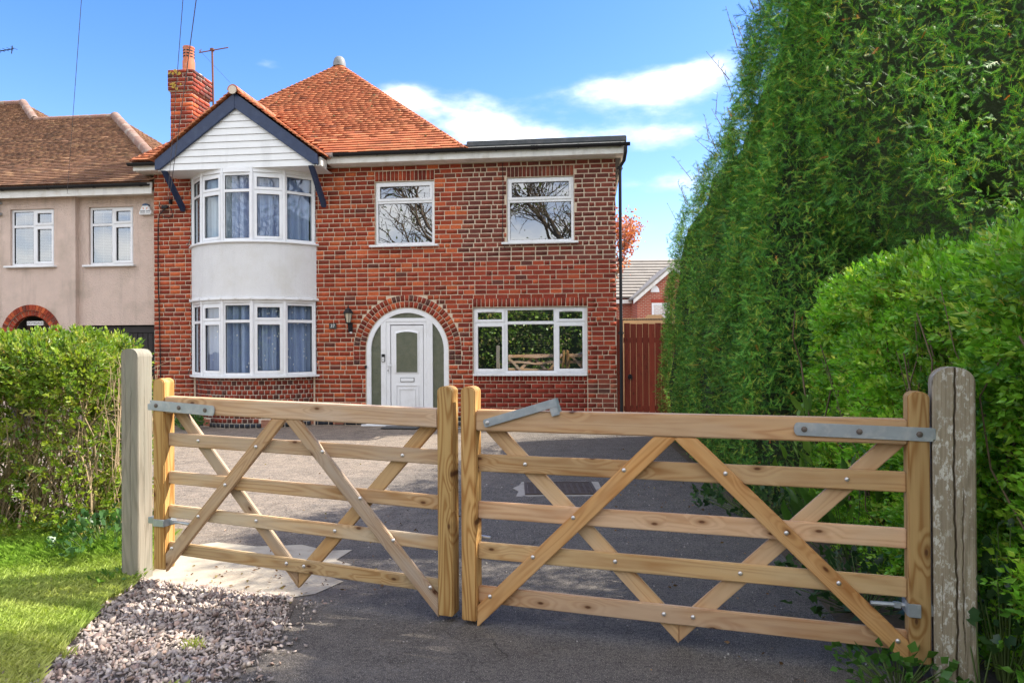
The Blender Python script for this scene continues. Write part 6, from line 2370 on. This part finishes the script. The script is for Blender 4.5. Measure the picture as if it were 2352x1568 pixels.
plant('ground_elder', (1.72, 3.06, 0), 170, 0.055, 0.17, 0.27, [(0.06, 0.16, 0.03), (0.09, 0.21, 0.04)], 'low green ground elder at the foot of the right oak post', 'plant', 85, LEAFV is not None and (LEAFV * np.array([1.6, 1, 1]), LEAFF))
plant('ivy', (2.17, 3.02, 0.05), 120, 0.06, 0.75, 0.13, IV, 'dark ivy climbing the right edge of the cracked oak post', 'ivy', 86, IVY)
plant('ivy', (2.02, 2.96, 0.06), 9, 0.065, 0.36, 0.07, IV, 'few ivy leaves stuck low on the front of the oak post', 'ivy', 91, IVY)
plant('ivy', (-2.95, 4.98, 0), 240, 0.06, 0.38, 0.36, [(0.06, 0.14, 0.045), (0.09, 0.19, 0.06), (0.045, 0.11, 0.04)], 'green ivy spilling from the left hedge beside the grey post', 'ivy', 87, IVY)
plant('low_shrub', (-6.22, 13.15, -0.08), 260, 0.085, 0.36, 0.27, [(0.05, 0.15, 0.03), (0.08, 0.20, 0.04)], 'small leafy green shrub in the corner left of the bay', 'shrub', 88)
plant('weeds', (-2.55, 4.40, 0.01), 70, 0.045, 0.09, 0.16, DG, 'small green weeds at the foot of the left oak post', 'plant', 89)

# ---- lawn grass
def in_poly(x, y, poly):
    c = np.zeros(len(x), bool)
    n = len(poly)
    for i in range(n):
        x0, y0 = poly[i]
        x1, y1 = poly[(i + 1) % n]
        with np.errstate(divide='ignore', invalid='ignore'):
            k = ((y0 > y) != (y1 > y)) & (x < (x1 - x0) * (y - y0) / (y1 - y0 + 1e-12) + x0)
        c ^= k
    return c


r = np.random.default_rng(90)
LAWN = [(-4.6, 5.5), (-2.75, 5.35), (-2.5, 4.75), (-2.4, 4.3), (-2.28, 3.6), (-2.1, 2.9), (-2.05, 2.6), (-4.6, 2.6)]
x, y = r.uniform(-4.6, -2.0, 200000), r.uniform(2.6, 5.5, 200000)
pp = np.stack([x, y, np.zeros_like(x)], 1)
edge = sfbm(pp, 5, 92, 2) * 0.07
k = in_poly(x + edge, y, LAWN) & (r.random(len(x)) < np.clip(0.48 + 0.6 * sfbm(pp, 3.4, 93, 3), 0.05, 1))
x, y = x[k], y[k]
n = len(x)
pp = pp[k]
for tx, ty in ((-1.62, 3.45), (-1.5, 3.0), (-2.2, 3.35)):
    q_ = r.normal(size=(28, 2)) * 0.02 + np.array([tx, ty])
    x, y = np.concatenate([x, q_[:, 0]]), np.concatenate([y, q_[:, 1]])
pp = np.stack([x, y, np.zeros_like(x)], 1)
n = len(x)
tall = np.maximum(sstep(4.55, 4.95, y), 0.25 * (x > -1.0))
h = (0.028 + 0.03 * r.random(n)) * (1 + 1.7 * tall)
a = r.uniform(0, 6.28, n)
lean = r.uniform(0.3, 1.1, n) * h
w = r.uniform(0.0022, 0.0042, n)
b0 = np.stack([x, y, np.full(n, 0.012)], 1)
dx = np.stack([np.cos(a), np.sin(a), np.zeros(n)], 1)
sx = np.stack([-np.sin(a), np.cos(a), np.zeros(n)], 1)
zc_ = np.array([0, 0, 1.0])
V = np.stack([b0 - sx * w[:, None], b0 + sx * w[:, None], b0 + dx * (lean * 0.35)[:, None] + zc_ * (h * 0.65)[:, None] + sx * w[:, None] * 0.8,
              b0 + dx * lean[:, None] + zc_ * h[:, None]], 1).reshape(-1, 3)
F = (np.array([(0, 1, 2), (0, 2, 3)])[None] + (np.arange(n) * 4)[:, None, None]).reshape(-1, 3)
dry = np.clip(0.45 + 0.5 * sfbm(pp, 3.0, 94, 2) - 0.6 * tall, 0, 1)[:, None]
c = (np.array([(0.22, 0.36, 0.05)]) * (1 - dry) + np.array([(0.64, 0.59, 0.22)]) * dry) * r.uniform(0.7, 1.25, (n, 1))
o = link('grass', np_mesh('grass', V, F, M['grass'], np.repeat(c, 4, 0)))
tag(o, 'short yellow-green grass of the verge lawn by the gravel', 'grass', kind='stuff')

# ---- gravel: loose angular chippings
bmi = bmesh.new()
bmesh.ops.create_icosphere(bmi, subdivisions=1, radius=1)
IV_ = np.array([v.co[:] for v in bmi.verts])
IF_ = np.array([[v.index for v in f.verts] for f in bmi.faces])
bmi.free()
GP = [(-2.58, 4.62), (-2.2, 4.40), (-1.75, 4.22), (-1.34, 4.14), (-1.26, 3.6), (-1.32, 3.0), (-1.4, 2.4), (-2.4, 2.4), (-2.32, 3.0), (-2.48, 3.6), (-2.6, 4.2)]
r = np.random.default_rng(95)
x, y = r.uniform(-2.75, -1.0, 30000), r.uniform(2.45, 4.75, 30000)
pp = np.stack([x, y, np.zeros_like(x)], 1)
inside = in_poly(x + 0.08 * sfbm(pp, 5, 96, 2), y + 0.05 * sfbm(pp, 6, 97, 2), GP)
near = in_poly(x * 1.0 - 0.16 * np.abs(r.normal(size=len(x))), y - 0.1 * r.normal(size=len(x)), GP) & (r.random(len(x)) < 0.22) & (y < 4.1) & (x > -1.75)
k = np.where(inside | near)[0][:9500]
x, y = x[k], y[k]
n = len(x)
sz = np.clip(r.lognormal(-0.1, 0.42, n), 0.4, 2.4) * 0.0100
parts = []
for q in range(5):
    jv = IV_ * (1 + r.uniform(-0.45, 0.45, (12, 1))) * r.uniform(0.7, 1.25, (1, 3)) * np.array([1.2, 0.95, 0.42])
    m_ = np.arange(n) % 5 == q
    R_ = frames(np.tile([0.0, 1.0, 0.0], (m_.sum(), 1)), r, 0, 0.35)
    pz = np.stack([x[m_], y[m_], 0.007 + sz[m_] * r.uniform(0.05, 0.8, m_.sum())], 1)
    parts.append(scatter(jv, IF_, np.ones((12, 3)), pz, R_, sz[m_], pal(r, m_.sum(), [(0.40, 0.335, 0.295), (0.32, 0.275, 0.255), (0.47, 0.385, 0.33), (0.54, 0.47, 0.41), (0.26, 0.19, 0.165), (0.42, 0.30, 0.24)], [4, 3, 3, 1.5, 1.5, 1.2], 0.2)))
V, F, C = merge(parts)
M['stone'] = tinted('gravel_stone', 0.85, 60, 160, 0.3)
tag(link('gravel', np_mesh('gravel', V, F, M['stone'], C)), 'pinkish grey angular gravel between lawn and blacktop', 'gravel', kind='stuff')
# scattered grit on the drive
x, y = r.uniform(-1.3, 1.7, 900), r.uniform(2.6, 9.0, 900)
sz = np.clip(r.lognormal(-0.4, 0.4, 900), 0.3, 1.6) * 0.006
R_ = frames(np.tile([0.0, 1.0, 0.0], (900, 1)), r, 0, 0.7)
V, F, C = scatter(IV_ * np.array([1.1, .9, .6]), IF_, np.ones((12, 3)), np.stack([x, y, gz(x, y) + 0.003], 1), R_, sz, pal(r, 900, [(0.3, 0.27, 0.25), (0.4, 0.37, 0.33), (0.2, 0.18, 0.17)], [1, 1, 1]))
tag(link('loose_grit', np_mesh('loose_grit', V, F, M['stone'], C)), 'loose grit scattered over the dark drive', 'gravel', kind='stuff')
# fallen leaves and twigs
x = np.concatenate([r.normal(-1.75, 0.35, 120), r.normal(-1.2, 0.5, 80), r.normal(1.4, 0.35, 170), r.uniform(-6, 2, 120)])
y = np.concatenate([r.normal(4.3, 0.22, 120), r.normal(5.6, 0.7, 80), r.uniform(2.8, 8, 170), r.uniform(5.5, 12.5, 120)])
n = len(x)
R_ = frames(np.stack([r.normal(size=n), r.normal(size=n), 0.15 * r.normal(size=n)], 1), r, 0, 0.05)
V, F, C = scatter(LEAFV, LEAFF, np.ones((5, 3)), np.stack([x, y, gz(x, y) + 0.016], 1), R_, r.uniform(0.015, 0.035, n), pal(r, n, [(0.20, 0.10, 0.04), (0.28, 0.16, 0.07), (0.13, 0.07, 0.035), (0.30, 0.24, 0.10)], [1, 1, 1, 0.5]))
tag(link('fallen_leaves', np_mesh('fallen_leaves', V, F, M['leaf'], C)), 'small brown fallen leaves littering drive and gravel edge', 'leaves', kind='stuff')

# ---- copper-leaved tree between the side gate and the far house
ct_scale = (1.05, 1.05, 1.13)
ct = tag(empty('copper_tree', (3.28, 20.5, -0.08)), 'thin tree with sunlit copper red leaves above the side gate', 'tree')
ct.scale = ct_scale
rs = random.Random(12)


def grow(segs, tips, p, d, ln, rad, lev, maxlev, rs, spread=0.5, upk=0.15, shrink=0.72):
    n = 3
    q = p
    for i in range(n):
        d = (d + Vector((rs.gauss(0, 0.16), rs.gauss(0, 0.16), rs.gauss(0, 0.10) + upk * 0.3))).normalized()
        q2 = q + d * (ln / n)
        segs.append((q, q2, rad * (1 - 0.3 * i / n), rad * (1 - 0.3 * (i + 1) / n)))
        q = q2
        if lev < maxlev and (i > 0 or lev > 0):
            for k in range(rs.choice([1, 1, 2])):
                e = Vector((rs.gauss(0, 1), rs.gauss(0, 1), rs.gauss(0.1, 0.6))).normalized()
                grow(segs, tips, q, (d * 0.65 + e * spread + Vector((0, 0, upk))).normalized(), ln * shrink * rs.uniform(0.75, 1.1), rad * 0.58, lev + 1, maxlev, rs, spread, upk, shrink)
    tips.append((q, d))


segs, tips = [], []
grow(segs, tips, Vector((0, 0, 0)), Vector((0.05, 0, 1)), 3.0, 0.05, 0, 4, rs, 0.6, 0.35, 0.62)
V, F = tubes_np(segs, 5)
link('trunk', np_mesh('trunk', V, F, M['bark']), ct)
r = np.random.default_rng(99)
tp = np.array([[t.x, t.y, t.z] for t, _ in tips] + [[(a.x + b.x) / 2, (a.y + b.y) / 2, (a.z + b.z) / 2] for a, b, *_ in segs if b.z > 1.2])
tp = np.repeat(tp, 4, 0) + r.normal(size=(len(tp) * 4, 3)) * 0.12
n = len(tp)
V, F, C = scatter(LEAFV * np.array([1.5, 1, 1]), LEAFF, np.ones((5, 3)), tp, frames(r.normal(size=(n, 3)), r, -0.1, 0.4), r.uniform(0.06, 0.11, n), pal(r, n, [(0.55, 0.17, 0.08), (0.42, 0.11, 0.06), (0.65, 0.30, 0.18), (0.3, 0.08, 0.05)], [3, 3, 2, 1.5]))
o = link('crown', np_mesh('crown', V, F, M['leaf'], C), ct)
o['kind'] = 'stuff'

# ---- across the road behind the viewer: what the window glass mirrors
tree = tag(empty('street_tree', (-8.5, -10.5, 0)), 'bare spreading roadside tree that the upper windows mirror', 'tree', 'bare trees across the road')
segs, tips = [], []
rs = random.Random(33)
grow(segs, tips, Vector((0, 0, -0.1)), Vector((0.1, 0, 1)), 4.0, 0.2, 0, 5, rs, 0.8, 0.14, 0.76)
V, F = tubes_np(segs, 4)
me_t = np_mesh('trunk', V, F, M['bark'])
link('trunk', me_t, tree)
r = np.random.default_rng(101)
tp = np.array([[t.x, t.y, t.z] for t, _ in tips])
tp = np.repeat(tp, 2, 0) + r.normal(size=(len(tp) * 2, 3)) * 0.25
n = len(tp)
V, F, C = scatter(LEAFV * np.array([1.5, 1, 1]), LEAFF, np.ones((5, 3)), tp, frames(r.normal(size=(n, 3)), r, -0.1, 0.4), r.uniform(0.05, 0.11, n), pal(r, n, [(0.12, 0.17, 0.04), (0.16, 0.20, 0.05)], [1, 1]))
me_c = np_mesh('crown', V, F, M['leaf'], C)
tree.scale = (1.4, 1.4, 1.5)
o = link('crown', me_c, tree)
o['kind'] = 'stuff'
for x_, y_, a_, lb in ((-22.0, -11.5, 2.1, 'bare roadside tree farther along, mirrored in the neighbour\'s windows'), (-1.0, -12.5, 4.0, 'bare roadside tree opposite the gates, mirrored in the window glass')):
    t2 = tag(empty('street_tree', (x_, y_, 0), a_), lb, 'tree', 'bare trees across the road')
    t2.scale = (1.3, 1.3, 1.4)
    link('trunk', me_t, t2)
    link('crown', me_c, t2)['kind'] = 'stuff'
oh = tag(empty('roadside_hedge', (-6, -9.2, 0)), 'green hedge across the road that the lower windows mirror', 'hedge')
r = np.random.default_rng(103)
n = 26000
pp = np.stack([r.uniform(-26, 20, n), r.uniform(-0.9, 0.5, n), 6.4 * r.random(n) ** 0.8], 1)
pp[:, 2] *= 0.75 + 0.25 * sfbm(pp * np.array([1, 0, 0]), 0.9, 5, 2)
V, F, C = scatter(LEAFV * np.array([1.5, 1, 1]), LEAFF, np.ones((5, 3)), pp, frames(np.tile([0, 0.8, 0.4], (n, 1)), r, 0.1, 0.8), r.uniform(0.10, 0.2, n), pal(r, n, [(0.16, 0.28, 0.05), (0.26, 0.38, 0.06), (0.40, 0.34, 0.16), (0.10, 0.17, 0.04)], [3, 2, 1.5, 2]))
o = link('foliage', np_mesh('foliage', V, F, M['leaf'], C), oh)
o['kind'] = 'stuff'
MB().box(-26, 20, -1.0, -0.5, -0.1, 4.6).build('inner_branches', M['core'], oh)
